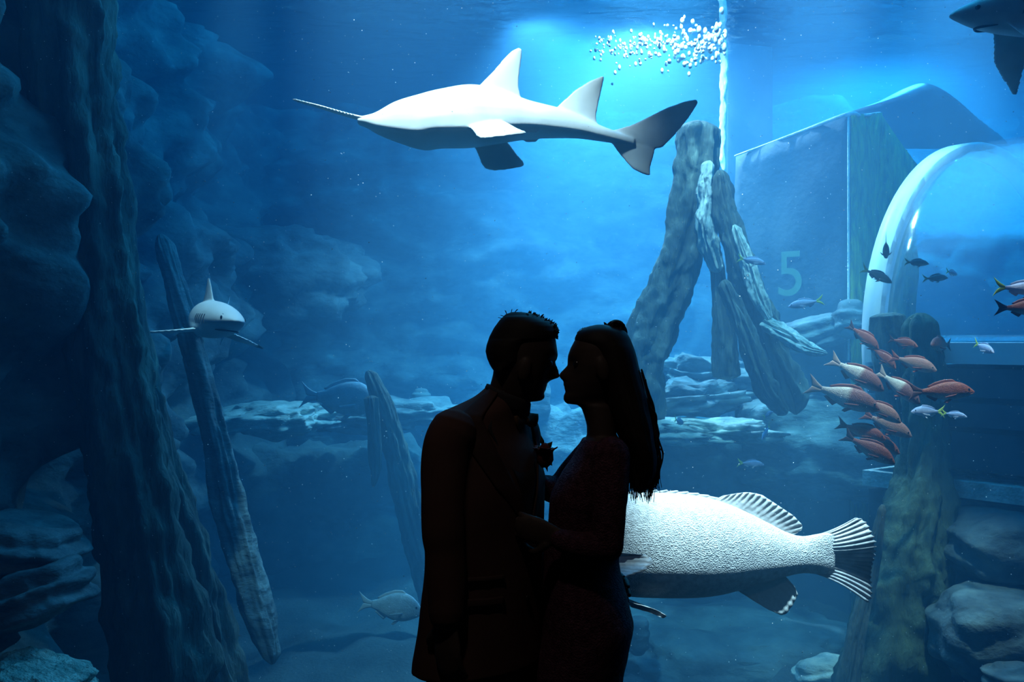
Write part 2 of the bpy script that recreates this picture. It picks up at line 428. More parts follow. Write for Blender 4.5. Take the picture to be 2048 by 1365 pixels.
def floor_fn(u, v):
    x = lerp(-7, 9, u); y = lerp(3.78, 17, v)
    p = Vector((x * 0.5, y * 0.5, 1.3))
    return Vector((x, y, -1.55 + 0.35 * fbm(p) + 0.05 * fbm(p * 5, 3) + 0.04 * (y - 4)))
struct(grid_obj('floor_tank', 150, 130, floor_fn, M['sand']), 'uneven sandy floor of the aquarium')

def back_fn(u, v):
    x = lerp(-7, 9, u); z = lerp(-2.2, 5.5, v)
    p = Vector((x * 0.45, 3.0, z * 0.8))
    d = 1.0 * fbm(p) + 0.25 * fbm(p * 4, 3) + 0.10 * sin(z * 7 + 3 * fbm(p * 1.3))
    return Vector((x, 16.2 - d, z))
struct(grid_obj('wall_back', 140, 80, back_fn, M['rock']), 'rock covered back wall of the aquarium')

def left_fn(u, v):
    y = lerp(3.76, 16.5, u); z = lerp(-2.2, 5.5, v)
    p = Vector((7.7, y * 0.7, z * 0.7))
    d = 0.75 * fbm(p) + 0.25 * noise.turbulence(p * 2.2, 3, False) + 0.16 * sin(z * 5 + 5 * fbm(p * 0.8)) * max(0, 0.6 + fbm(p * 0.6))
    x = -3.15 + d - 0.10 * (y - 6) * (0.5 + 0.5 * v)
    if y < 5: x -= (5 - y) * 0.9
    return Vector((x, y, z))
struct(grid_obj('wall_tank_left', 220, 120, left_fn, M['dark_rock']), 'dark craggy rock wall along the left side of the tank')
struct(box_obj('wall_tank_right', (8.6, WATER_Y, -2.2), (8.8, 17, 5.5), M['panel']), 'right side wall of the aquarium')

# body of water and its rippled surface
wb = box_obj('tank_water', (-6.5, WATER_Y, -2.4), (8.5, 16.6, WATER_Z), M['water'])
tag(wb, 'hazy blue water filling the aquarium', 'water', kind='stuff')
def surf_fn(u, v):
    x = lerp(-6.5, 8.5, u); y = lerp(WATER_Y, 16.6, v)
    return Vector((x, y, WATER_Z + 0.004 + 0.05 * noise.noise(Vector((x * 1.1, y * 1.7, 0))) + 0.02 * noise.noise(Vector((x * 4, y * 6, 5)))))
so = grid_obj('water_surface', 220, 190, surf_fn, M['surface'])
tag(so, 'rippled water surface seen from below at the top of the tank', 'water surface', kind='stuff')

# ------------------------------------------------------------------ reef: boulders, ledges, trunks and roots
def boulder(name, px, py, Y, half, mat, label, cat='rock', seed=0, rough=0.3, strata=0.06, rot=0, sub=5, freq=1.2, flat_top=False, group=None):
    bm = bmesh.new()
    bmesh.ops.create_icosphere(bm, subdivisions=sub, radius=1.0)
    off = Vector((seed * 7.31, seed * 3.17, seed * 1.93))
    rm = Matrix.Rotation(R(rot), 3, 'Y')
    for v in bm.verts:
        d = v.co.normalized()
        e = Vector([math.copysign(abs(c) ** 0.75, c) for c in d])
        q = Vector((e.x * half[0], e.y * half[1], e.z * half[2]))
        n = rough * fbm(q * freq + off, 5) + 0.5 * rough * (noise.turbulence(q * freq * 3.0 + off, 4, True) - 0.4)
        q = q * (1 + n) + d * (strata * sin(q.z / max(half[2], 0.1) * 9 + 4 * fbm(q * 1.1 + off)))
        v.co = rm @ q
    return tag(to_obj(name, bm, mat, loc=P(px, py, Y)), label, cat, group)

def trunk(name, pix, Y, rads, mat, label, cat='tree trunk', seed=0, ridge=0.22, knots=0.12, seg=150, n=60, fine=0.16, group=None):
    """pix: pixel way points; rads in pixels; Y one distance or one for each"""
    Ys = Y if hasattr(Y, '__len__') else [Y] * len(pix)
    pts = [P(a, b, y) for (a, b), y in zip(pix, Ys)]
    rad = [r * y / F for r, y in zip(rads, Ys)]
    origin = pts[-1].copy(); pts = [p - origin for p in pts]
    c = catmull(pts, seg); fr = frames(c)
    tab = [(i / (len(rad) - 1), r) for i, r in enumerate(rad)]
    off = Vector((seed * 5.7, seed * 2.3, seed * 9.1)); rings = []; s = 0.0
    for i, p in enumerate(c):
        if i: s += (p - c[i - 1]).length
        t, Nn, B = fr[i]; r = interp(i / seg, tab, 1)
        cap = min(1.0, sqrt(max(0.10, i / seg * 30 + 0.1))) * min(1.0, sqrt(max(0.05, (1 - i / seg) * 30)))
        ring = []
        for k in range(n):
            a = 2 * pi * k / n
            q = Vector((cos(a) * 1.6, sin(a) * 1.6, s * 0.55)) + off
            f = 1 + ridge * (noise.turbulence(q * 1.3, 3, False) - 0.45) + ridge * 0.5 * noise.noise(Vector((cos(a) * 5, sin(a) * 5, s * 1.2)) + off)
            f += knots * noise.noise(Vector((cos(a), sin(a), s * 2.2)) + off * 2)
            f += fine * fbm(Vector((cos(a) * 2.4, sin(a) * 2.4, s * 5.0)) + off * 3, 4)
            ring.append(p + (Nn * cos(a) + B * sin(a)) * (r * f * cap))
        rings.append(ring)
    bm = bmesh.new(); loft(bm, rings)
    return tag(to_obj(name, bm, mat, loc=origin), label, cat, group)

# --- left side of the tank
trunk('sunken_tree', [(120, -160), (150, 250), (205, 620), (262, 950), (350, 1420)], [6.6] * 5, [95, 90, 80, 85, 110], M['bark'],
      'broad dark sunken trunk at the far left leaning down to the right', seed=1)
trunk('sunken_tree', [(215, 360), (245, 620), (300, 900), (370, 1130), (455, 1440)], [7.4] * 5, [52, 46, 50, 52, 60], M['bark'],
      'slimmer brownish trunk beside the broad dark trunk on the left', seed=2, ridge=0.35)
trunk('sunken_root', [(320, 470), (372, 640), (425, 850), (470, 1050), (520, 1230), (545, 1330)], [9.0, 8.8, 8.5, 8.3, 8.1, 8.0], [20, 24, 30, 34, 30, 16], M['rock'],
      'long pale root running down below the small front-facing shark', 'root', seed=3, ridge=0.3)
trunk('sunken_root', [(735, 742), (770, 830), (800, 940), (835, 1080), (880, 1260)], [10.6] * 5, [12, 22, 28, 32, 34], M['bark'],
      'ragged slanting root standing behind the man shoulder', 'root', seed=4, ridge=0.4)
trunk('sunken_root', [(740, 792), (746, 850), (752, 930), (746, 975)], [10.45] * 4, [16, 14, 13, 4], M['bark'],
      'short hanging root stump left of the ragged slanting root', 'root', seed=5, ridge=0.4)
boulder('rock_ledge', 545, 838, 12.0, (0.95, 0.7, 0.17), M['pale_rock'], 'pale rock ledge jutting out right of the long pale root', 'rock ledge', 1, 0.45, 0.03, rot=-3, freq=1.5)
boulder('rock_ledge', 700, 838, 12.4, (0.75, 0.6, 0.13), M['rock'], 'blue grey rock ledge under the arched far fish', 'rock ledge', 2, 0.5, 0.03, freq=1.6)
boulder('rock_ledge', 840, 825, 12.6, (0.7, 0.6, 0.16), M['rock'], 'rock ledge behind the man shoulder', 'rock ledge', 3, 0.45, 0.04, freq=1.5)
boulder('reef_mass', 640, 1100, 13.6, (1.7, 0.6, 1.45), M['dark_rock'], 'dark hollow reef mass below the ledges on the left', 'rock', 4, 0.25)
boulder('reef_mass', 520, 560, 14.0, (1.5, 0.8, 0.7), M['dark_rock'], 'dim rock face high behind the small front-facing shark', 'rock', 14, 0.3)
boulder('round_rock', 842, 795, 13.2, (0.13, 0.12, 0.12), M['dark_rock'], 'small dark round knob on the skyline left of the man head', 'rock', 15, 0.2, 0.01, sub=4)
boulder('boulder', 45, 1085, 5.9, (0.30, 0.35, 0.13), M['rock'], 'upper rounded rock at the left edge of the picture', 'rock', 5, 0.3, 0.03, rot=12)
boulder('boulder', 75, 1195, 5.6, (0.26, 0.35, 0.15), M['rock'], 'middle rock with a lit slope at the left edge', 'rock', 6, 0.35, 0.03, rot=-18)
boulder('coral_mound', 75, 1372, 5.2, (0.25, 0.25, 0.10), M['coral'], 'teal coral mound in the bottom left corner', 'coral', 7, 0.4, 0.02, rot=14, freq=3)
boulder('boulder', 30, 430, 6.6, (0.38, 0.5, 0.35), M['dark_rock'], 'dark bulging rock high on the left wall', 'rock', 16, 0.4, 0.05)

# --- centre and right
trunk('sunken_tree', [(1398, 244), (1390, 330), (1378, 430), (1352, 540), (1312, 640), (1275, 740), (1250, 840)], [9.8] * 7, [46, 46, 46, 50, 52, 58, 74], M['bark'],
      'tall hazy trunk right of the sawfish tail widening to the bottom left', seed=8, ridge=0.3)
trunk('sunken_root', [(1418, 322), (1412, 400), (1418, 470), (1438, 545)], [9.48] * 4, [15, 21, 22, 14], M['pale_bark'],
      'pale knotted root stub hanging from the hazy trunk', 'root', seed=9, ridge=0.5, knots=0.3, fine=0.45)
trunk('sunken_root', [(1440, 340), (1452, 430), (1478, 520), (1515, 610), (1545, 700), (1585, 790), (1592, 830)], [9.4] * 7, [16, 24, 28, 34, 34, 30, 10], M['bark'],
      'long knobbly root slanting down from the trunk fork', 'root', seed=10, ridge=0.5, knots=0.35, fine=0.35)
trunk('sunken_root', [(1432, 520), (1440, 600), (1448, 680), (1455, 760)], [9.6] * 4, [14, 20, 26, 30], M['bark'],
      'upright root closing the right side of the bright triangular gap', 'root', seed=11, ridge=0.3)
trunk('sunken_root', [(1468, 450), (1500, 545), (1520, 600), (1540, 640)], [9.22] * 4, [10, 15, 15, 6], M['pale_bark'],
      'pale lumpy root piece beside the trunk fork', 'root', seed=12, ridge=0.5, knots=0.4, fine=0.45)
trunk('sunken_root', [(1525, 645), (1570, 670), (1610, 695), (1655, 708)], [9.25, 9.1, 8.95, 8.9], [14, 18, 14, 4], M['pale_bark'],
      'whitish root pointing right toward the red fish school', 'root', seed=13, ridge=0.5, knots=0.4, fine=0.45)
trunk('sunken_root', [(1448, 560), (1490, 660), (1530, 770), (1572, 830)], [9.2] * 4, [14, 22, 26, 12], M['bark'],
      'second knobbly root below the long knobbly root', 'root', seed=17, ridge=0.5, knots=0.35, fine=0.35)
boulder('rock_ledge', 1400, 862, 9.8, (0.62, 0.45, 0.085), M['pale_rock'], 'bright pale slab of rock right of the woman hair', 'rock ledge', 21, 0.6, 0.03, rot=2, freq=2.4)
boulder('rock_ledge', 1370, 800, 10.6, (0.72, 0.5, 0.15), M['rock'], 'layered rock step above the bright pale slab', 'rock ledge', 22, 0.7, 0.05, rot=-4, freq=2.0)
boulder('rock_ledge', 1380, 750, 11.4, (0.62, 0.5, 0.15), M['rock'], 'far layered rock under the bright triangular gap', 'rock ledge', 23, 0.7, 0.05, rot=5, freq=2.0)
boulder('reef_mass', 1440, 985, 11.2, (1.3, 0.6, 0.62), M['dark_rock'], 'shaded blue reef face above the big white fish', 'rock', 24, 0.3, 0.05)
boulder('reef_mass', 1660, 900, 10.6, (0.9, 0.6, 0.55), M['rock'], 'blue reef face behind the red fish school', 'rock', 25, 0.3, 0.05)
boulder('rock_ledge', 1640, 665, 10.4, (0.42, 0.4, 0.16), M['rock'], 'dark rock shoulder left of the white tunnel ring', 'rock ledge', 26, 0.35, 0.03, rot=-14)
boulder('boulder', 1700, 640, 10.0, (0.16, 0.18, 0.20), M['dark_rock'], 'dark rounded rock touching the white tunnel ring', 'rock', 27, 0.3, 0.02, sub=4)
boulder('reef_mass', 1110, 950, 12.5, (0.75, 0.5, 0.9), M['rock'], 'far low reef between the two faces', 'rock', 28, 0.35, 0.04)
boulder('round_rock', 1075, 790, 12.2, (0.16, 0.16, 0.30), M['rock'], 'upright rounded rock below the two chins', 'rock', 29, 0.2, 0.01, sub=4)
boulder('reef_mass', 1460, 1320, 9.6, (1.4, 0.9, 0.40), M['dark_rock'], 'sloping reef floor below the big white fish', 'rock', 30, 0.3, 0.04)
boulder('boulder', 1275, 1275, 8.6, (0.10, 0.15, 0.16), M['dark_rock'], 'small dark rock beside the dress', 'rock', 31, 0.25, 0.01, sub=4)
boulder('boulder', 1640, 1345, 8.2, (0.22, 0.25, 0.11), M['pale_rock'], 'pale bluish stone at the foot of the right pillar', 'rock', 32, 0.35, 0.02, sub=4, rot=-18)
trunk('sunken_tree', [(1838, 628), (1848, 760), (1850, 880), (1835, 1000), (1812, 1130), (1790, 1280), (1770, 1480)], [8.3, 8.2, 8.1, 8.0, 7.9, 7.8, 7.8], [38, 46, 46, 66, 84, 98, 120], M['algae'],
      'tall algae covered stump pillar below the red fish school', seed=33, ridge=0.3, knots=0.2, fine=0.18)
trunk('sunken_root', [(1775, 626), (1780, 700), (1790, 790), (1800, 900)], [8.6] * 4, [34, 38, 36, 40], M['bark'],
      'rounded dark stump left of the algae covered pillar', 'stump', seed=34, ridge=0.3)
trunk('sunken_root', [(1766, 1010), (1745, 1130), (1715, 1260), (1690, 1420)], [7.5] * 4, [8, 14, 18, 26], M['bark'],
      'thin root along the left foot of the algae covered pillar', 'root', seed=35, ridge=0.4)
boulder('boulder', 1985, 1090, 7.8, (0.42, 0.45, 0.26), M['dark_rock'], 'upper rounded boulder at the right edge', 'rock', 36, 0.22, 0.02)
boulder('boulder', 1985, 1262, 7.3, (0.44, 0.45, 0.30), M['dark_rock'], 'lower rounded boulder at the right edge', 'rock', 37, 0.22, 0.02)
boulder('boulder', 2040, 1360, 6.6, (0.20, 0.25, 0.10), M['dark_rock'], 'low stone in the bottom right corner', 'rock', 38, 0.3, 0.02, sub=4)

# --- concrete pillar rising to the surface with an encrusted pipe along its left edge
pl = empty('concrete_pillar', P(1500, 760, 13.0))
def rel(p, root): return Vector(p) - root.location
bm = bmesh.new()
a = P(1456, 0, 13.0); b = P(1545, 0, 13.2)
loft(bm, [[rel((a.x, a.y, z), pl), rel((b.x, b.y, z), pl), rel((b.x + 0.15, b.y + 0.8, z), pl), rel((a.x + 0.1, a.y + 0.9, z), pl)] for z in (-1.6, 1.0, 3.0, 5.6)])
to_obj('shaft', bm, M['panel'], pl, smooth=False)
bm = bmesh.new()
random.seed(4)
pp = [rel(P(1447 + random.uniform(-2, 2), y, 12.85), pl) for y in range(-20, 345, 24)]
tube(bm, pp, [0.036 + random.uniform(-0.010, 0.024) for _ in pp], n=12, seg=90)
for v in bm.verts: v.co += v.normal * 0 + Vector((fbm(v.co * 9), fbm(v.co * 9 + Vector((5, 5, 5))), 0)) * 0.02
to_obj('encrusted_pipe', bm, M['pale_bark'], pl)
tag(pl, 'blue concrete pillar rising to the surface with a pale encrusted edge', 'pillar')

# --- slanted-top wall block: dark left face, green algae right face, pale growth along the rim, a faint painted 5
wl = empty('slanted_wall_block', P(1640, 780, 10.4))
k = P(1697, 228, 10.4); l0 = P(1470, 312, 11.3); r0 = P(1760, 226, 11.2)
bm = bmesh.new()
zb = -1.4
def col(p, zt): return [Vector((p.x, p.y, zt)), Vector((p.x, p.y, zb))]
def quad_slab(bm, p, q, th, ztp, ztq, n=16, m=28, bulge=0.03):
    p = Vector(p); q = Vector(q); d = (q - p); d.z = 0; nn = Vector((d.y, -d.x, 0)).normalized()
    S = []
    for s in (0, 1):
        g = []
        for i in range(n + 1):
            u = i / n; zt = lerp(ztp, ztq, u)
            row = []
            for j in range(m + 1):
                z = lerp(zb, zt, j / m); x = lerp(p.x, q.x, u); y = lerp(p.y, q.y, u)
                w = Vector((x, y, z)) + nn * (bulge * fbm(Vector((x, y, z)) * 2.2) if s == 0 else -th)
                row.append(bm.verts.new(w - wl.location))
            g.append(row)
        S.append(g)
    for s in (0, 1):
        for i in range(n):
            for j in range(m):
                bm.faces.new((S[s][i][j], S[s][i+1][j], S[s][i+1][j+1], S[s][i][j+1]))
    for i in range(n):
        bm.faces.new((S[0][i][m], S[0][i+1][m], S[1][i+1][m], S[1][i][m])); bm.faces.new((S[0][i][0], S[1][i][0], S[1][i+1][0], S[0][i+1][0]))
    for j in range(m):
        bm.faces.new((S[0][0][j], S[0][0][j+1], S[1][0][j+1], S[1][0][j])); bm.faces.new((S[0][n][j], S[1][n][j], S[1][n][j+1], S[0][n][j+1]))
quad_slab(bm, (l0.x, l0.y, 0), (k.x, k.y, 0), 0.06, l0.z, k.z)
to_obj('shaded_face', bm, M['panel'], wl)  # dark colour carries the shade of a face turned from the light
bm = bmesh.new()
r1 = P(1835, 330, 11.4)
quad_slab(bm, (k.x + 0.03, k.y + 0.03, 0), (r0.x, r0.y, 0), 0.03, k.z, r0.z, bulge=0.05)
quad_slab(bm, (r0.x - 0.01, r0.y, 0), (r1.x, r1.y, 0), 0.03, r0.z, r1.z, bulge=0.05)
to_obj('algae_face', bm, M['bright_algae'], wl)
bm = bmesh.new()
rim = [P(1470, 312, 11.28), P(1530, 290, 11.04), P(1610, 260, 10.74), P(1697, 228, 10.38), P(1722, 231, 10.7), P(1760, 226, 11.18)]
tube(bm, [p - wl.location for p in rim], [0.010, 0.012, 0.016, 0.022, 0.016, 0.012], n=8, seg=50)
to_obj('top_rim', bm, M['edge'], wl)
bm = bmesh.new()
tube(bm, [P(1697, y, 10.38) - wl.location for y in (230, 400, 560, 720)], [0.012] * 4, n=8, seg=40)
to_obj('corner_edge', bm, M['edge'], wl)
cu = bpy.data.curves.new('mark', 'FONT'); cu.body = '5'; cu.size = 0.70; cu.extrude = 0.004
to = bpy.data.objects.new('mark_tmp', cu); COL.objects.link(to)
dg = bpy.context.evaluated_depsgraph_get(); dg.update()
me = bpy.data.meshes.new_from_object(to.evaluated_get(dg)); bpy.data.objects.remove(to)
mk = mesh_obj('painted_five', me, M['painted_mark'], wl, smooth=False)
d = Vector((k.x - l0.x, k.y - l0.y, 0)); ang = math.atan2(d.y, d.x)
ctr = Vector((lerp(l0.x, k.x, 0.40), lerp(l0.y, k.y, 0.40), P(1560, 592, 10.9).z)) + Vector((d.y, -d.x, 0)).normalized() * 0.06
mk.rotation_euler = (pi / 2, 0, ang); mk.location = ctr - wl.location
mk['label'] = 'faint green painted figure 5'
tag(wl, 'tall wall block with slanting top, dark left face and green algae right face', 'wall block')

# --- walk-through tunnel: white ring, acrylic shell, ribbed base
tc = Vector((4.70, 10.0, 1.70)); ax = Vector((0.61, -0.79, 0)).normalized(); ex = Vector((0.79, 0.61, 0)).normalized(); RT = 1.95
tn = empty('viewing_tunnel', (tc.x, tc.y, 0.2))
def tp(ang, r, s): return tc + ex * (-cos(ang) * r) + Vector((0, 0, 1)) * (sin(ang) * r) + ax * s - tn.location
def shell(bm, r0, r1, s0, s1, a0, a1, n, m):
    """curved plate of thickness r1-r0 along the tunnel"""
    G = []
    for r in (r0, r1):
        G.append([[bm.verts.new(tp(lerp(a0, a1, i / n), r, lerp(s0, s1, j / m))) for j in range(m + 1)] for i in range(n + 1)])
    for g in G:
        for i in range(n):
            for j in range(m): bm.faces.new((g[i][j], g[i+1][j], g[i+1][j+1], g[i][j+1]))
    for i in range(n):
        for j in (0, m): bm.faces.new((G[0][i][j], G[0][i+1][j], G[1][i+1][j], G[1][i][j]))
    for j in range(m):
        for i in (0, n): bm.faces.new((G[0][i][j], G[0][i][j+1], G[1][i][j+1], G[1][i][j]))
bm = bmesh.new(); shell(bm, RT - 0.12, RT + 0.02, -0.06, 0.10, -0.35, pi + 0.35, 60, 2)
to_obj('ring', bm, M['white_band'], tn)
bm = bmesh.new(); shell(bm, RT - 0.07, RT, 0.10, 5.2, 0.0, pi, 60, 20)
to_obj('acrylic_shell', bm, M['tunnel'], tn)
bm = bmesh.new(); shell(bm, RT - 0.05, RT + 0.02, 2.55, 2.65, 0.0, pi, 60, 1)
to_obj('shell_joint', bm, M['white_band'], tn)
for zc, hz, off, mat in ((1.60, 0.09, 0.06, 'white_band'), (1.36, 0.12, 0.02, 'panel'), (1.10, 0.10, 0.05, 'panel'), (0.80, 0.16, 0.0, 'panel'), (0.50, 0.07, 0.10, 'edge'), (-0.3, 0.7, 0.0, 'panel')):
    bm = bmesh.new()
    rot = Matrix((ax, ex, Vector((0, 0, 1)))).transposed()
    add_box(bm, tc + ax * 2.6 + Vector((0, 0, zc - tc.z)) - tn.location, (2.6, RT + off, hz - 0.004), rot)
    to_obj('base_course', bm, M[mat], tn, smooth=False)
tag(tn, 'walk-through acrylic tunnel with a white arched ring at the right', 'tunnel')

# --- froth where water splashes in at the surface
bm = bmesh.new(); random.seed(11)
for i in range(330):
    u = random.random() ** 0.7
    px = 1180 + 270 * u; py = 95 + random.gauss(0, 1) * (13 + 8 * u) - 12 * u
    if random.random() < 0.12: py += random.uniform(10, 45)
    r = random.uniform(0.007, 0.020) * (0.6 + 0.7 * u)
    p = P(px, py, random.uniform(8.7, 9.4))
    if p.z > WATER_Z - 0.01: p.z = WATER_Z - 0.01
    ball(bm, p, (r, r, r * random.uniform(0.9, 2.0)), 8)
fo = to_obj('air_bubbles', bm, M['bubble'])
tag(fo, 'patch of white air bubbles near the surface above the sawfish tail', 'bubbles', kind='stuff')

# --- specks floating in the water
bm = bmesh.new(); random.seed(5)
for i in range(2600):
    Y = random.uniform(4.0, 8.5)
    p = P(random.uniform(-60, 2110), random.uniform(-40, 1400), Y)
    if p.z > 4.5: continue
    r = random.uniform(0.0009, 0.0026) * (Y / 5)
    bmesh.ops.create_icosphere(bm, subdivisions=1, radius=r, matrix=Matrix.Translation(p))
sp = to_obj('floating_specks', bm, M['speck'])
tag(sp, 'tiny pale specks drifting in the water', 'specks', kind='stuff')

# ------------------------------------------------------------------ fish
def sawfish():
    Y = 6.0; root = empty('sawfish', P(985, 240, Y)); O = root.location
    def Lp(px, py, dy=0): return P(px, py, Y + dy) - O
    tab = [(716, 234, 239, .045), (735, 231, 242, .075), (753, 226, 247, .115), (792, 205, 253, .18), (843, 190, 258, .245), (878, 181, 253, .255), (942, 171, 252, .25),
           (1000, 181, 248, .22), (1058, 202, 247, .175), (1119, 217, 253, .125), (1160, 232, 259, .095), (1198, 250, 268, .07), (1230, 262, 276, .05), (1268, 274, 286, .028)]
    rings = []
    for i in range(91):
        x = lerp(716, 1268, i / 90)
        t = interp(x, tab, 1); r = interp(x, tab, 2); w = interp(x, tab, 3)
        kz = Lp(x, r, -w).z; tz = Lp(x, t).z; xx = Lp(x, t).x
        ring = []
        for k in range(36):
            a = 2 * pi * k / 36
            y = -cos(a) * w; s = sin(a)
            z = kz + (tz - kz) * (abs(s) ** 0.85) if s >= 0 else kz - abs(s) * (0.20 * w + 0.012)
            ring.append(Vector((xx, y, z)))
        rings.append(ring)
    bm = bmesh.new(); loft(bm, rings)
    Yn = (0, 1, 0)
    foil(bm, [Lp(955, 176), Lp(968, 161), Lp(990, 138), Lp(1010, 114), Lp(1025, 100), Lp(1038, 95)], [Lp(1030, 205), Lp(1042, 195), Lp(1037, 172), Lp(1039, 150), Lp(1043, 120), Lp(1045, 101)], 22, 14, 0.022, Yn, thin_tip=0.55)
    foil(bm, [Lp(1105, 224), Lp(1122, 206), Lp(1150, 180), Lp(1180, 161), Lp(1204, 152)], [Lp(1185, 262), Lp(1197, 251), Lp(1192, 236), Lp(1198, 205), Lp(1206, 170), Lp(1209, 154)], 20, 12, 0.018, Yn, thin_tip=0.5)
    foil(bm, [Lp(1222, 262), Lp(1265, 249), Lp(1333, 215), Lp(1370, 202), Lp(1392, 198)], [Lp(1228, 288), Lp(1285, 302), Lp(1325, 296), Lp(1352, 268), Lp(1378, 236), Lp(1397, 206)], 30, 14, 0.018, Yn, thin_tip=0.5)
    foil(bm, [Lp(1220, 282), Lp(1239, 309), Lp(1265, 339), Lp(1285, 349), Lp(1298, 352)], [Lp(1262, 268), Lp(1310, 285), Lp(1309, 308), Lp(1301, 335), Lp(1301, 351)], 18, 10, 0.016, Yn, thin_tip=0.5)
    for s in (-1, 1):     # pectoral and pelvic fins on both sides
        def Q(px, py, dy):
            v = Lp(px, py, -abs(dy)); v.y *= -s if s > 0 else 1; return v
        foil(bm, [Q(925, 250, .20), Q(942, 257, .28), Q(948, 265, .36), Q(953, 272, .44), Q(962, 276, .50), Q(985, 274, .54), Q(1018, 270, .54), Q(1042, 267, .52)], [Q(1000, 246, .19), Q(1010, 243, .25), Q(1022, 249, .31), Q(1034, 256, .38), Q(1045, 261, .43), Q(1051, 263, .46), Q(1053, 265, .49), Q(1052, 266, .51)], 24, 14, 0.018, (0, -0.2 * s, 1), thin_tip=0.5)
        foil(bm, [Q(1030, 252, .13), Q(1042, 258, .135), Q(1052, 265, .145)], [Q(1082, 254, .10), Q(1082, 259, .12), Q(1076, 266, .135)], 10, 10, 0.014, (0, 1.0 * s, 0.5), thin_tip=0.4)
    b = mesh_obj('body', remeshed(bm, 0.0065, 6), M['sawfish'], root)
    bm = bmesh.new()
    c = [Lp(726, 238), Lp(690, 229), Lp(640, 214), Lp(592, 201)]
    tube(bm, c, [.055, .046, .040, .022], n=16, seg=30, flat=0.22, dirn=(0, 0, 1))
    sw = to_obj('saw', bm, M['saw'], root); sw['label'] = 'long flat pale rostrum'
    for i in range(18):
        p = Vector(c[0]).lerp(Vector(c[-1]), 0.12 + 0.86 * i / 17); w = lerp(.05, .026, i / 17)
        for s in (-1, 1):
            bm = bmesh.new(); tube(bm, [p + Vector((0, s * w * 0.8, 0)), p + Vector((-0.006, s * (w + 0.018), 0.0))], [.006, .0015], n=6, seg=3)
            to_obj('tooth', bm, M['edge'], sw)
    for s in (-1, 1):
        bm = bmesh.new(); ball(bm, (0, 0, 0), (.014, .008, .010), 12)
        w = interp(790, tab, 3); e = Lp(790, 226, -w * 0.80); e.y *= -s if s > 0 else 1
        to_obj('eye', bm, M['black'], root, loc=e)
    for i in range(5):
        x = 788 + i * 7; w = interp(x, tab, 3)
        bm = bmesh.new(); v = Lp(x, interp(x, tab, 2) + 3.5, -w * 0.86)
        tube(bm, [v, v + Vector((0.006, 0.05, -0.012))], [.004, .003], n=6, seg=3)
        to_obj('gill_slit', bm, M['gill'], root)
    tag(root, 'large white sawfish with a long saw swimming left near the surface', 'sawfish')
sawfish()

def fin_obj(name, mat, parent, *args, **kw):
    bm = bmesh.new(); foil(bm, *args, **kw); return to_obj(name, bm, mat, parent)

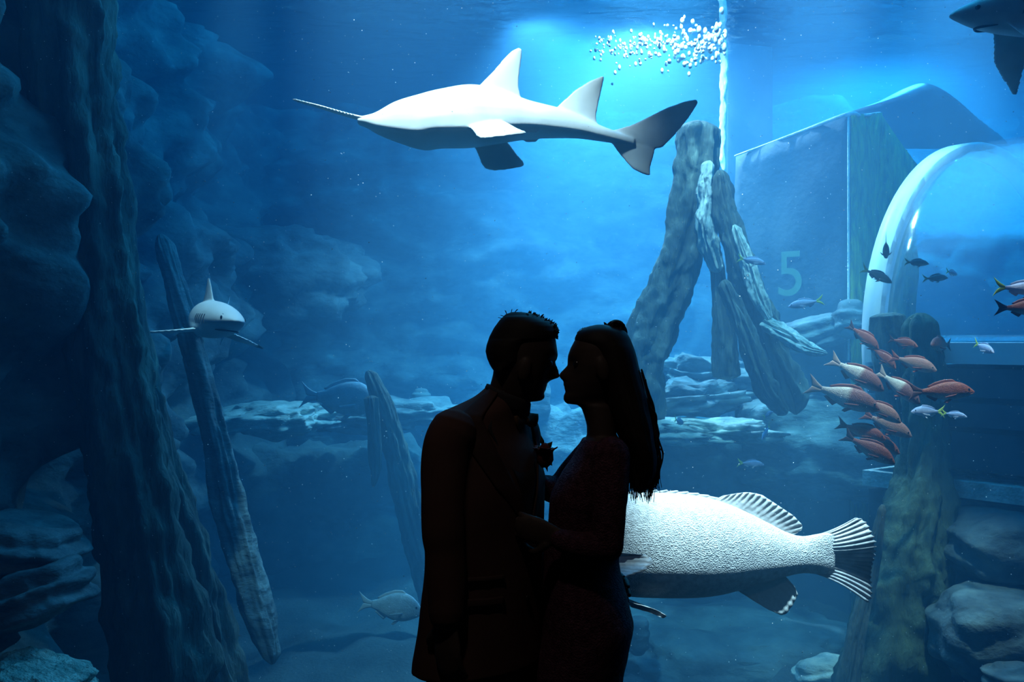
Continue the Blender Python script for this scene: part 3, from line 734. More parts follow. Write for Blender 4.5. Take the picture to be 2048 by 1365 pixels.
def grouper():
    Y = 4.9; root = empty('grouper', P(1400, 1090, Y)); O = root.location
    def Lp(px, py, dy=0): return P(px, py, Y + dy) - O
    tab = [(1042, 1108, 1122, .02), (1055, 1085, 1135, .06), (1085, 1050, 1150, .11), (1130, 1018, 1168, .155), (1190, 997, 1183, .185), (1260, 988, 1192, .195), (1330, 986, 1195, .19), (1400, 993, 1194, .172),
           (1450, 1006, 1187, .150), (1493, 1024, 1175, .125), (1537, 1046, 1163, .098), (1572, 1064, 1153, .075), (1604, 1073, 1147, .055), (1634, 1069, 1149, .040), (1655, 1066, 1153, .028), (1668, 1070, 1150, .016)]
    rings = []
    for i in range(111):
        x = lerp(1042, 1668, (i / 110)); t = Lp(x, interp(x, tab, 1)).z; b = Lp(x, interp(x, tab, 2)).z; w = interp(x, tab, 3)
        c = lerp(b, t, .36); xx = Lp(x, 0).x
        rings.append([Vector((xx, -cos(2*pi*k/48) * w, c + sin(2*pi*k/48) * ((t - c) if sin(2*pi*k/48) > 0 else (c - b)))) for k in range(48)])
    bm = bmesh.new(); loft(bm, rings)
    to_obj('body', bm, M['grouper'], root)
    Yn = (0, 1, 0)
    bm = bmesh.new()   # fan of the tail, rippled along its rays
    A = resample([Lp(1626, 1073), Lp(1624, 1092), Lp(1624, 1125), Lp(1626, 1146)], 72)
    T = resample([Lp(1714, 1038), Lp(1724, 1039), Lp(1735, 1048), Lp(1746, 1082), Lp(1748, 1114), Lp(1745, 1149), Lp(1740, 1193), Lp(1730, 1203)], 72)
    G = [[], []]
    for s in (0, 1):
        for i in range(73):
            row = []
            for j in range(17):
                v = j / 16; p = A[i].lerp(T[i], v)
                if i < 30: p.z -= 0.010 * sin(pi * v)
                if i > 44: p.z += 0.016 * sin(pi * v)
                th = lerp(.012, .003, v)
                rip = 0.007 * sin(i / 72 * 2 * pi * 18) * v + 0.024 * cos(i / 72 * 2 * pi * 1.5) * v
                p.x += (0.006 * sin(i * 1.7) if j == 16 else 0)
                row.append(bm.verts.new(p + Vector((0, rip + (th if s else -th), 0))))
            G[s].append(row)
    for s in (0, 1):
        for i in range(72):
            for j in range(16): bm.faces.new((G[s][i][j], G[s][i+1][j], G[s][i+1][j+1], G[s][i][j+1]))
    for i in range(72):
        for j in (0, 16): bm.faces.new((G[0][i][j], G[0][i+1][j], G[1][i+1][j], G[1][i][j]))
    for j in range(16):
        for i in (0, 72): bm.faces.new((G[0][i][j], G[0][i][j+1], G[1][i][j+1], G[1][i][j]))
    to_obj('tail_fin', bm, M['grouper_fin'], root)
    def web(name, mat, base, tip, rays, amp, th=0.008, lean=0.0, out=None):
        bm = bmesh.new(); n = rays * 4; A = resample(base, n); T = resample(tip, n); m = 10; G = [[], []]
        for s in (0, 1):
            for i in range(n + 1):
                row = []
                for j in range(m + 1):
                    v = j / m; p = A[i].lerp(T[i], v)
                    rip = amp * sin(i / n * 2 * pi * rays) * v + lean * v * v
                    t = lerp(th, th * 0.3, v)
                    nv = Vector(out) if out else Vector((0, 1, 0))
                    row.append(bm.verts.new(p + nv * (rip + (t if s else -t))))
                G[s].append(row)
            for i in range(n):
                for j in range(m): bm.faces.new((G[s][i][j], G[s][i+1][j], G[s][i+1][j+1], G[s][i][j+1]))
        for i in range(n):
            for j in (0, m): bm.faces.new((G[0][i][j], G[0][i+1][j], G[1][i+1][j], G[1][i][j]))
        for j in range(m):
            for i in (0, n): bm.faces.new((G[0][i][j], G[0][i][j+1], G[1][i][j+1], G[1][i][j]))
        return to_obj(name, bm, mat, root)
    web('soft_dorsal_fin', M['grouper_fin'], [Lp(1425, 1003), Lp(1460, 1013), Lp(1493, 1027), Lp(1537, 1050), Lp(1585, 1072)],
        [Lp(1446, 992), Lp(1470, 988), Lp(1493, 985), Lp(1510, 987), Lp(1525, 991), Lp(1557, 1012), Lp(1587, 1032), Lp(1605, 1051), Lp(1603, 1061), Lp(1592, 1068)], 16, 0.004)
    for i in range(11):   # spiny front part: overlapping folded spines
        x = 1215 + i * 21; zt = interp(x, tab, 1)
        bm = bmesh.new()
        foil(bm, [Lp(x, zt + 6), Lp(x + 14, zt - 3 + i * 0.2), Lp(x + 34, interp(x + 34, tab, 1) - 6)], [Lp(x + 22, interp(x + 22, tab, 1) + 4), Lp(x + 30, interp(x + 30, tab, 1) - 1), Lp(x + 38, interp(x + 38, tab, 1) - 4)], 8, 4, 0.007, (0, 1, 0.2))
        to_obj('dorsal_spine', bm, M['grouper_fin'], root)
    web('anal_fin', M['grouper_dark_fin'], [Lp(1468, 1178), Lp(1500, 1168), Lp(1535, 1158), Lp(1568, 1150)],
        [Lp(1500, 1196), Lp(1530, 1214), Lp(1555, 1225), Lp(1566, 1224), Lp(1580, 1205), Lp(1590, 1184), Lp(1583, 1168)], 10, 0.003, lean=-0.05)
    for s in (-1, 1):
        def Q(px, py, dy): v = Lp(px, py, -abs(dy)); v.y *= -s if s > 0 else 1; return v
        web('pectoral_fin', M['grouper_fin'], [Q(1165, 1098, .19), Q(1166, 1120, .215), Q(1170, 1145, .24)],
            [Q(1240, 1106, .30), Q(1290, 1110, .31), Q(1303, 1118, .33), Q(1305, 1128, .35), Q(1290, 1142, .39), Q(1250, 1155, .40)], 10, 0.003, out=(0, 1, 0))
        web('pelvic_fin', M['grouper_dark_fin'], [Q(1205, 1178, .09), Q(1222, 1186, .08), Q(1240, 1190, .06)],
            [Q(1262, 1206, .17), Q(1312, 1220, .19), Q(1334, 1232, .20), Q(1328, 1238, .20), Q(1300, 1226, .18), Q(1262, 1215, .15)], 8, 0.003, out=(0, 1, 0))
        bm = bmesh.new(); ball(bm, (0, 0, 0), (.024, .012, .024), 14)
        e = Q(1095, 1080, .10); to_obj('eye', bm, M['black'], root, loc=e)
        bm = bmesh.new(); tube(bm, [Q(1046, 1121, .03), Q(1068, 1128, .085), Q(1098, 1132, .118)], [.008, .012, .006], n=8, seg=10)
        to_obj('lip', bm, M['grouper_dark_fin'], root)
    tag(root, 'huge white grouper swimming behind the woman with its tail to the right', 'grouper')
grouper()

def shark(name, label, origin, heading, length, mat, pitch=0, roll=0, px=0.0, pect_droop=0.25, tail_bend=0.0, tips=None, pect_len=1.0):
    """body along +x (head), one continuous surface with its fins; origin = middle of the body"""
    root = empty(name, origin)
    h = Vector(heading).normalized(); s = Vector((0, 0, 1)).cross(h).normalized(); u = h.cross(s)
    root.rotation_euler = (Matrix((h, s, u)).transposed() @ Matrix.Rotation(R(roll), 3, 'X')).to_euler()
    # x, top, bottom, half width (fractions of the length)
    tab = [(-.50, .012, -.012, .008), (-.42, .018, -.018, .014), (-.30, .030, -.030, .026), (-.15, .060, -.055, .052), (0.0, .085, -.078, .078), (.13, .098, -.085, .095), (.24, .092, -.082, .098),
           (.33, .074, -.068, .086), (.40, .052, -.050, .068), (.45, .032, -.028, .050), (.485, .015, -.008, .030), (.50, .004, .002, .008)]
    def bend(x): return tail_bend * max(0, 0.15 - x) ** 2 * 4
    rings = []
    for i in range(71):
        x = lerp(-.5, .5, i / 70); t = interp(x, tab, 1); b = interp(x, tab, 2); w = interp(x, tab, 3)
        rings.append([Vector((x, -cos(2*pi*k/28) * w + bend(x), (t if sin(2*pi*k/28) > 0 else -b) * sin(2*pi*k/28))) * length for k in range(28)])
    bm = bmesh.new(); loft(bm, rings)
    S = lambda *a: Vector(a) * length
    Yn = (0, 1, 0)
    foil(bm, [S(.17, 0, .07), S(.12, 0, .13), S(.07, 0, .19), S(.045, 0, .215)], [S(.02, 0, .06), S(.00, 0, .085), S(.02, 0, .13), S(.025, 0, .212)], 14, 10, 0.012 * length, Yn)
    foil(bm, [S(-.25, bend(-.25), .02), S(-.30, bend(-.3), .065)], [S(-.34, bend(-.34), .01), S(-.34, bend(-.34), .055)], 6, 6, 0.006 * length, Yn)
    bt = bend(-.5)
    foil(bm, [S(-.44, bend(-.44), .01), S(-.52, bt, .07), S(-.60, bt * 1.1, .14), S(-.66, bt * 1.2, .19)], [S(-.47, bend(-.47), -.012), S(-.55, bt, .01), S(-.60, bt * 1.1, .06), S(-.67, bt * 1.2, .185)], 14, 8, 0.008 * length, Yn)
    foil(bm, [S(-.44, bend(-.44), .0), S(-.48, bt, -.05), S(-.54, bt, -.11)], [S(-.50, bt, 0), S(-.535, bt, -.02), S(-.55, bt, -.105)], 10, 6, 0.007 * length, Yn)
    for q in (-1, 1):
        L2 = 0.24 * pect_len; dz = -pect_droop * L2
        foil(bm, [S(.22 + px, q * .07, -.045), S(.18 + px, q * (.07 + L2 * .5), -.045 + dz * .5), S(.08 + px, q * (.07 + L2), -.045 + dz)], [S(.09 + px, q * .06, -.055), S(.085 + px, q * (.07 + L2 * .4), -.055 + dz * .5), S(.06 + px, q * (.07 + L2), -.047 + dz)], 14, 8, 0.010 * length, (0, q * pect_droop, 1))
        foil(bm, [S(-.12, q * .03, -.045), S(-.17, q * .07, -.10)], [S(-.19, q * .02, -.04), S(-.20, q * .06, -.095)], 8, 6, 0.006 * length, (0, 1, 0.3 * q))
    me = remeshed(bm, 0.0058 * length, 2)
    body = mesh_obj('body', me, mat, root)
    for q in (-1, 1):
        bm = bmesh.new(); ball(bm, (0, 0, 0), (.010 * length, .005 * length, .009 * length), 10)
        to_obj('eye', bm, M['black'], root, loc=S(.425, q * .056, .012))
        for g in range(5):
            x = .30 - g * .022; w = interp(x, tab, 3)
            bm = bmesh.new(); tube(bm, [S(x, q * w * .98, .022), S(x - .006, q * (w + .001), .0), S(x, q * w * .97, -.022)], [.0016 * length, .003 * length, .0016 * length], n=6, seg=6)
            to_obj('gill_slit', bm, M['gill'], root)
    bm = bmesh.new()
    tube(bm, [S(.365, .055, -.046), S(.400, .040, -.046), S(.418, 0, -.0435), S(.400, -.040, -.046), S(.365, -.055, -.046)], [.002 * length, .004 * length, .0045 * length, .004 * length, .002 * length], n=6, seg=24)
    to_obj('mouth', bm, M['gill'], root)
    if tips:
        L2 = 0.24 * pect_len; dz = -pect_droop * L2
        for q in (-1, 1):
            bm = bmesh.new()
            foil(bm, [S(.115, q * (.07 + L2 * .84), -.045 + dz * .84), S(.075, q * (.071 + L2 * 1.02), -.045 + dz * 1.02)], [S(.062, q * (.07 + L2 * .84), -.05 + dz * .84), S(.055, q * (.071 + L2 * 1.02), -.047 + dz * 1.02)], 4, 4, 0.009 * length, (0, 0, 1), thin_tip=.3)
            to_obj('fin_tip', bm, M['black'], root)['label'] = 'black pectoral fin tip'
    tag(root, label, 'shark')
    return root
shark('reef_shark', 'small grey reef shark facing the viewer on the left', P(401, 641, 8.4), (0.60, -0.80, -0.03), 1.70, M['shark'], pect_droop=0.22, tail_bend=0.19, tips=True, roll=-7, pect_len=1.0)
shark('shark', 'dark shark passing overhead in the top right corner', P(2225, 12, 5.6), (-1.0, 0.15, -0.02), 1.75, M['dark_shark'], pect_droop=0.75, roll=-6, pect_len=1.0, px=0.12)

def ray():
    Y = 12.5; root = empty('stingray', P(1790, 262, Y)); O = root.location
    def Lp(px, py, dy=0): return P(px, py, Y + dy) - O
    # disc seen nearly edge on: far tip left, near tip right, arched back
    bm = bmesh.new(); n = 44; m = 22; G = [[], []]
    for s in (0, 1):
        for i in range(n + 1):
            u = lerp(-1, 1, i / n); row = []
            half = 0.85 * (1 - abs(u) ** 1.3) + 0.02
            for j in range(m + 1):
                v = lerp(-1, 1, j / m)
                x = u * 1.50 + 0.08; y = v * half + 0.35 * abs(u)
                hump = 0.34 * exp(-(u / 0.34) ** 2) * (1 - v * v) ** 0.7
                zc = 0.10 - 0.20 * abs(u) ** 1.6 - 0.34 * v * (1 - abs(u)) * 0.6 + 0.02 * sin(u * 8)
                th = 0.02 + 0.05 * (1 - abs(u)) * (1 - v * v)
                row.append(bm.verts.new((x, y, zc + (hump * 0.75 + th if s else -hump * 0.2 - th))))
            G[s].append(row)
        for i in range(n):
            for j in range(m): bm.faces.new((G[s][i][j], G[s][i+1][j], G[s][i+1][j+1], G[s][i][j+1]))
    for i in range(n):
        for j in (0, m): bm.faces.new((G[0][i][j], G[0][i+1][j], G[1][i+1][j], G[1][i][j]))
    for j in range(m):
        for i in (0, n): bm.faces.new((G[0][i][j], G[0][i][j+1], G[1][i][j+1], G[1][i][j]))
    tube(bm, [(0.1, 1.0, 0.05), (0.3, 1.8, 0.1), (0.5, 2.6, 0.2)], [.06, .035, .01], n=10, seg=16)
    mesh_obj('body', remeshed(bm, 0.028, 2), M['ray'], root)
    for s in (-1, 1):
        bm = bmesh.new(); ball(bm, (0, 0, 0), (.035, .035, .03), 10); to_obj('eye', bm, M['black'], root, loc=(0.1 + s * .17, -.5, .33))
    tag(root, 'large dark ray gliding behind the slanted wall block', 'ray')
ray()

# --- schooling fish: unit-length shapes, head at +x
def fish_parts(kind):
    hs = {'snapper': 1.0, 'yellowtail': 0.80, 'bream': 1.45}[kind]
    tab = [(-.29, .040, -.036, .014), (-.20, .062, -.055, .028), (-.10, .104, -.092, .048), (.05, .150, -.126, .068), (.20, .163, -.127, .075), (.31, .140, -.104, .066), (.40, .094, -.074, .050), (.46, .045, -.045, .030), (.50, .008, -.014, .008)]
    rings = []
    for i in range(31):
        x = lerp(-.29, .5, i / 30)
        t = interp(x, tab, 1) * hs; b = interp(x, tab, 2) * hs; w = interp(x, tab, 3)
        c = (t + b) / 2; h = (t - b) / 2
        rings.append([Vector((x, -cos(2*pi*k/20) * w, c + sin(2*pi*k/20) * h)) for k in range(20)])
    out = []
    def mk(name, fn):
        bm = bmesh.new(); fn(bm)
        bmesh.ops.recalc_face_normals(bm, faces=bm.faces)
        me = bpy.data.meshes.new(kind + '_' + name); bm.to_mesh(me); bm.free()
        me.polygons.foreach_set('use_smooth', [True] * len(me.polygons)); out.append((name, me))
    Yn = (0, 1, 0); V = Vector
    mk('body', lambda bm: loft(bm, rings))
    f = {'snapper': (.15, .42), 'yellowtail': (.17, .38), 'bream': (.17, .42)}[kind]
    def tail(bm):
        foil(bm, [V((-.27, 0, .03 * hs)), V((-.36, 0, .07)), V((-.44, 0, .12)), V((-.50, 0, f[0]))], [V((-.27, 0, -.002)), V((-f[1], 0, .0)), V((-.44, 0, .055)), V((-.495, 0, f[0] - .01))], 10, 6, 0.008, Yn)
        foil(bm, [V((-.27, 0, -.03 * hs)), V((-.36, 0, -.065)), V((-.44, 0, -.11)), V((-.50, 0, -f[0] + .01))], [V((-.27, 0, .002)), V((-f[1], 0, .0)), V((-.44, 0, -.05)), V((-.495, 0, -f[0] + .02))], 10, 6, 0.008, Yn)
    mk('tail_fin', tail)
    tz = lambda x: interp(x, tab, 1) * hs
    bz = lambda x: interp(x, tab, 2) * hs
    mk('dorsal_fin', lambda bm: foil(bm, [V((x, 0, tz(x) - .01)) for x in (.24, .1, -.05, -.18)], [V((.17, 0, tz(.17) + .035)), V((.05, 0, tz(.05) + .045)), V((-.10, 0, tz(-.1) + .045)), V((-.215, 0, tz(-.2) + .02))], 14, 4, 0.006, Yn))
    mk('anal_fin', lambda bm: foil(bm, [V((x, 0, bz(x) + .008)) for x in (-.04, -.12, -.2)], [V((-.09, 0, bz(-.09) - .06)), V((-.15, 0, bz(-.15) - .05)), V((-.23, 0, bz(-.2) - .02))], 8, 4, 0.006, Yn))
    for s in (-1, 1):
        mk('pectoral_fin', lambda bm: foil(bm, [V((.22, s * .068, -.03)), V((.12, s * .10, -.05)), V((.02, s * .12, -.075))], [V((.20, s * .066, -.075)), V((.12, s * .095, -.09)), V((.03, s * .118, -.09))], 8, 4, 0.005, (0, 1, .2)))
        mk('pelvic_fin', lambda bm: foil(bm, [V((.17, s * .03, bz(.17) + .02)), V((.08, s * .05, bz(.1) - .055))], [V((.10, s * .03, bz(.1) + .02)), V((.05, s * .045, bz(.1) - .045))], 6, 4, 0.005, Yn))
        mk('eye', lambda bm: ball(bm, (.405, s * .045, .040 * hs), (.017, .009, .017), 10))
    mk('mouth', lambda bm: tube(bm, [(.43, -.035, -.035), (.475, -.018, -.022), (.492, 0, -.014), (.475, .018, -.022), (.43, .035, -.035)], [.004, .006, .007, .006, .004], n=6, seg=12))
    return out
PARTS = {k: fish_parts(k) for k in ('snapper', 'yellowtail', 'bream')}
MATS = {  # body, tail, other fins
    'red': ('snapper_red', 'fin_dark', 'fin_red'), 'pink': ('snapper_pink', 'fin_red', 'fin_red'), 'two': ('snapper_two', 'fin_pale', 'fin_red'),
    'lilac': ('yt_body', 'fin_yellow', 'yt_body'), 'slate': ('yt_dark', 'fin_olive', 'yt_dark'), 'silver': ('bream', 'fin_blue', 'fin_blue')}

def fish(name, kind, look, tail, head, Y, dy, label, group=None, wide=1.0, length=None):
    """from the tail pixel to the head pixel; dy: how much nearer (negative) or farther the head is than the tail, in metres"""
    a = P(tail[0], tail[1], Y - dy / 2); b = P(head[0], head[1], Y + dy / 2)
    root = empty(name, (a + b) / 2)
    h = (b - a); Ln = length or h.length; h.normalize()
    s = Vector((0, 0, 1)).cross(h).normalized(); u = h.cross(s)
    root.rotation_euler = Matrix((h, s, u)).transposed().to_euler(); root.scale = (Ln, Ln * wide, Ln)
    bmn, tmn, fmn = MATS[look]
    for pn, me in PARTS[kind]:
        o = bpy.data.objects.new(pn, me); COL.objects.link(o); o.parent = root
        mt = M[{'body': bmn, 'tail_fin': tmn, 'eye': 'black', 'mouth': fmn}.get(pn, fmn)]
        if not me.materials: me.materials.append(mt)
        o.material_slots[0].link = 'OBJECT'; o.material_slots[0].material = mt
    tag(root, label, 'fish', group)
G1 = 'red fish schooling at the right'; G2 = 'small fish with yellow tails'
S_ = 'snapper'
fish('snapper', S_, 'red', (1694, 648), (1758, 700), 7.3, -.12, 'red fish at the top left of the school, tail up against the white ring', G1)
fish('snapper', S_, 'red', (1776, 678), (1836, 694), 7.5, -.18, 'small red fish above the pink grey one, second from left in the top row', G1)
fish('snapper', S_, 'red', (1902, 690), (1862, 690), 7.7, -.26, 'small faint red fish facing the viewer at the top right of the school', G1)
fish('snapper', S_, 'red', (1738, 690), (1792, 738), 7.4, -.16, 'orange faced fish tucked behind the pink grey one', G1)
fish('snapper', S_, 'pink', (1778, 712), (1874, 742), 7.2, -.15, 'plump pink grey fish in the upper middle of the school', G1)
fish('snapper', S_, 'two', (1656, 716), (1768, 782), 6.9, -.10, 'fish with pale pink rear and dark red front, upper of the two pale tailed ones', G1)
fish('snapper', S_, 'red', (1816, 784), (1949, 784), 6.7, -.06, 'large red brown fish leading the school on the right', G1)
fish('snapper', S_, 'two', (1752, 740), (1840, 808), 7.15, -.10, 'pale bodied fish half hidden behind the large leading red fish', G1)
fish('snapper', S_, 'two', (1612, 768), (1760, 820), 6.6, -.08, 'largest pale fish with a brown front at the left of the school', G1)
fish('snapper', S_, 'pink', (1716, 792), (1802, 846), 6.85, -.08, 'pinkish brown fish just behind the largest pale fish', G1)
fish('snapper', S_, 'pink', (1722, 826), (1824, 874), 7.0, -.08, 'greyish fish with pale belly low in the middle of the school', G1)
fish('snapper', S_, 'red', (1672, 846), (1772, 880), 6.6, -.08, 'dark red fish second from the bottom of the school', G1)
fish('snapper', S_, 'red', (1706, 862), (1800, 908), 6.9, -.06, 'dark red fish squeezed behind the bottom one', G1)
fish('snapper', S_, 'red', (1684, 868), (1790, 928), 6.45, -.08, 'lowest dark red fish of the school with a white belly', G1)
fish('snapper', S_, 'red', (1988, 616), (2110, 618), 6.2, -.05, 'reddish fish leaving the picture at the right edge', G1)
K = 'yellowtail'
fish('yellowtail_fish', K, 'slate', (1772, 478), (1772, 516), 7.6, .30, 'tiny dark fish swimming away in front of the white ring', G2)
fish('yellowtail_fish', K, 'slate', (1722, 536), (1784, 566), 7.6, .05, 'slate fish with a green tail crossing the white ring', G2)
fish('yellowtail_fish', K, 'slate', (1808, 524), (1858, 528), 7.9, .05, 'slate fish with a yellow tail, upper one in front of the tunnel', G2)
fish('yellowtail_fish', K, 'slate', (1844, 558), (1896, 556), 7.9, .05, 'arched slate fish, lower one in front of the tunnel', G2)
fish('yellowtail_fish', K, 'lilac', (1892, 542), (1914, 550), 8.0, .12, 'tiny pale fish touching the lower slate fish', G2)
fish('yellowtail_fish', K, 'lilac', (1986, 574), (2100, 582), 6.3, .02, 'pale fish with a bright yellow forked tail at the right edge', G2)
fish('yellowtail_fish', K, 'lilac', (1948, 686), (1988, 706), 7.0, -.24, 'pale lilac fish with raised yellow tail right of the school', G2)
fish('yellowtail_fish', K, 'lilac', (1890, 824), (1822, 824), 7.4, -.10, 'lilac fish heading left, tail to tail with another below the leading red fish', G2)
fish('yellowtail_fish', K, 'lilac', (1882, 826), (1934, 834), 7.3, -.14, 'lilac fish heading right, tail to tail with another below the leading red fish', G2)
fish('yellowtail_fish', K, 'lilac', (1474, 516), (1532, 528), 8.6, .04, 'lilac fish in front of the long knobbly root', G2)
fish('yellowtail_fish', K, 'lilac', (1648, 600), (1576, 614), 8.6, .04, 'lilac fish heading left above the dark rock shoulder', G2)
fish('yellowtail_fish', K, 'lilac', (1474, 926), (1528, 930), 8.0, .04, 'lilac blue fish above the big white grouper back', G2)
fish('yellowtail_fish', K, 'lilac', (1526, 836), (1546, 824), 8.6, -.14, 'tiny fish turned toward the viewer, upper of a pair beside the bright slab', G2)
fish('yellowtail_fish', K, 'lilac', (1540, 850), (1524, 880), 8.4, -.14, 'tiny lilac fish nose down, lower of a pair beside the bright slab', G2)
fish('yellowtail_fish', K, 'lilac', (1349, 838), (1366, 848), 8.8, .20, 'tiny fish showing its green tail beside the woman hair', G2)
fish('silver_fish', 'bream', 'silver', (716, 1205), (846, 1225), 8.0, -.10, 'deep bodied silver blue fish at the man elbow, lower left')
fish('silver_fish', 'bream', 'silver', (600, 790), (760, 808), 10.9, -.10, 'large arched blue fish half sunk behind the far left ledge')

# ------------------------------------------------------------------ the couple
PY = 2.6                      # distance at which they stand, in front of the pane
PXM = PY / F                  # metres in one pixel there
def row_z(py): return CZ - (py - 682.5) * PXM
def row_x(px): return (px - 1024) * PXM

def lin(x, tab, k=1):
    if x <= tab[0][0]: return tab[0][k]
    for a, b in zip(tab, tab[1:]):
        if a[0] <= x <= b[0]: return lerp(a[k], b[k], (x - a[0]) / (b[0] - a[0]))
    return tab[-1][k]

def head_mesh(bm, front, base, back, width, sgn, O, ear, eye, step=1.0):
    """head and neck from rows; front = profile with nose, lips and chin, base = face without them"""
    rings = []; y0 = front[0][0]; y1 = front[-1][0]; n = 64; py = y0
    ex, ez = eye
    while py <= y1 + 1e-6:
        xf, xb0, xbk, w = lin(py, front), lin(py, base), lin(py, back), interp(py, width, 1)
        a = abs(xb0 - xbk) / 2 * PXM; xm = row_x((xb0 + xbk) / 2); extra = (xf - xb0) * PXM
        sg = 0.050 if py < 700 else lin(py, [(700, .05), (722, .013), (745, .015), (760, .018), (764, .022), (785, .026), (830, .03)])
        ring = []
        for k in range(n):
            f = 2 * pi * k / n
            cx = sgn * a * math.copysign(abs(cos(f)) ** 0.92, cos(f)); y = w * math.copysign(abs(sin(f)) ** 0.88, sin(f))
            x = xm + cx
            if cos(f) > 0:
                x += extra * exp(-(y / sg) ** 2) * min(1, cos(f) * 3)
                z_e = exp(-((abs(y) - .031) / .013) ** 2 - ((py - ez) / 6.5) ** 2)
                x -= sgn * 0.007 * z_e
            ring.append(Vector((x, y, row_z(py))) - O)
        rings.append(ring); py += step
    loft(bm, rings)
    for s in (-1, 1):
        M4 = Matrix.Translation(Vector((row_x(ear[0]), s * (interp(ear[1], width, 1) + .003), row_z(ear[1]))) - O) @ Matrix.Rotation(sgn * 0.2, 4, 'Y') @ Matrix.Diagonal((.017, .009, .031, 1))
        bmesh.ops.create_uvsphere(bm, u_segments=16, v_segments=10, radius=1, matrix=M4)

def hand(bm, wrist, fwd, palm, side, curl=0.5, sc=1.0):
    """palm with four unequal fingers and a thumb; palm = direction the palm faces"""
    fwd = Vector(fwd).normalized(); palm = Vector(palm); palm = (palm - fwd * palm.dot(fwd)).normalized(); lat = fwd.cross(palm)
    wv = Vector(wrist)
    tube(bm, [wv - fwd * .02 * sc, wv + fwd * .03 * sc, wv + fwd * .065 * sc, wv + fwd * .092 * sc], [.026 * sc, .036 * sc, .041 * sc, .036 * sc], n=16, seg=12, flat=0.36, dirn=palm)
    for off, ln in ((-.030, .060), (-.010, .075), (.010, .080), (.030, .068)):
        p = wv + fwd * (.084 - abs(off) * .2) * sc + lat * (off * sc * side); d = fwd.copy(); pts = [p]
        ang = curl * 0.5
        for i, q in enumerate((.42, .32, .26)):
            d = (Matrix.Rotation(ang, 3, lat) @ d) if False else (d * cos(ang) + palm * sin(ang)).normalized()
            p = p + d * (ln * q * sc); pts.append(p.copy())
            perp = palm
            ang = curl * (0.55 if i == 0 else 0.4)
        tube(bm, pts, [.0095 * sc, .009 * sc, .0082 * sc, .0068 * sc], n=10, seg=12)
    p = wv + fwd * .022 * sc + lat * (.030 * sc * side)
    tube(bm, [p, p + (fwd * .6 + lat * side * .75 + palm * .2).normalized() * .04 * sc, p + (fwd * .85 + lat * side * .55 + palm * .45).normalized() * .07 * sc, p + (fwd * .95 + lat * side * .4 + palm * .6).normalized() * .09 * sc],
         [.014 * sc, .012 * sc, .010 * sc, .008 * sc], n=10, seg=12)

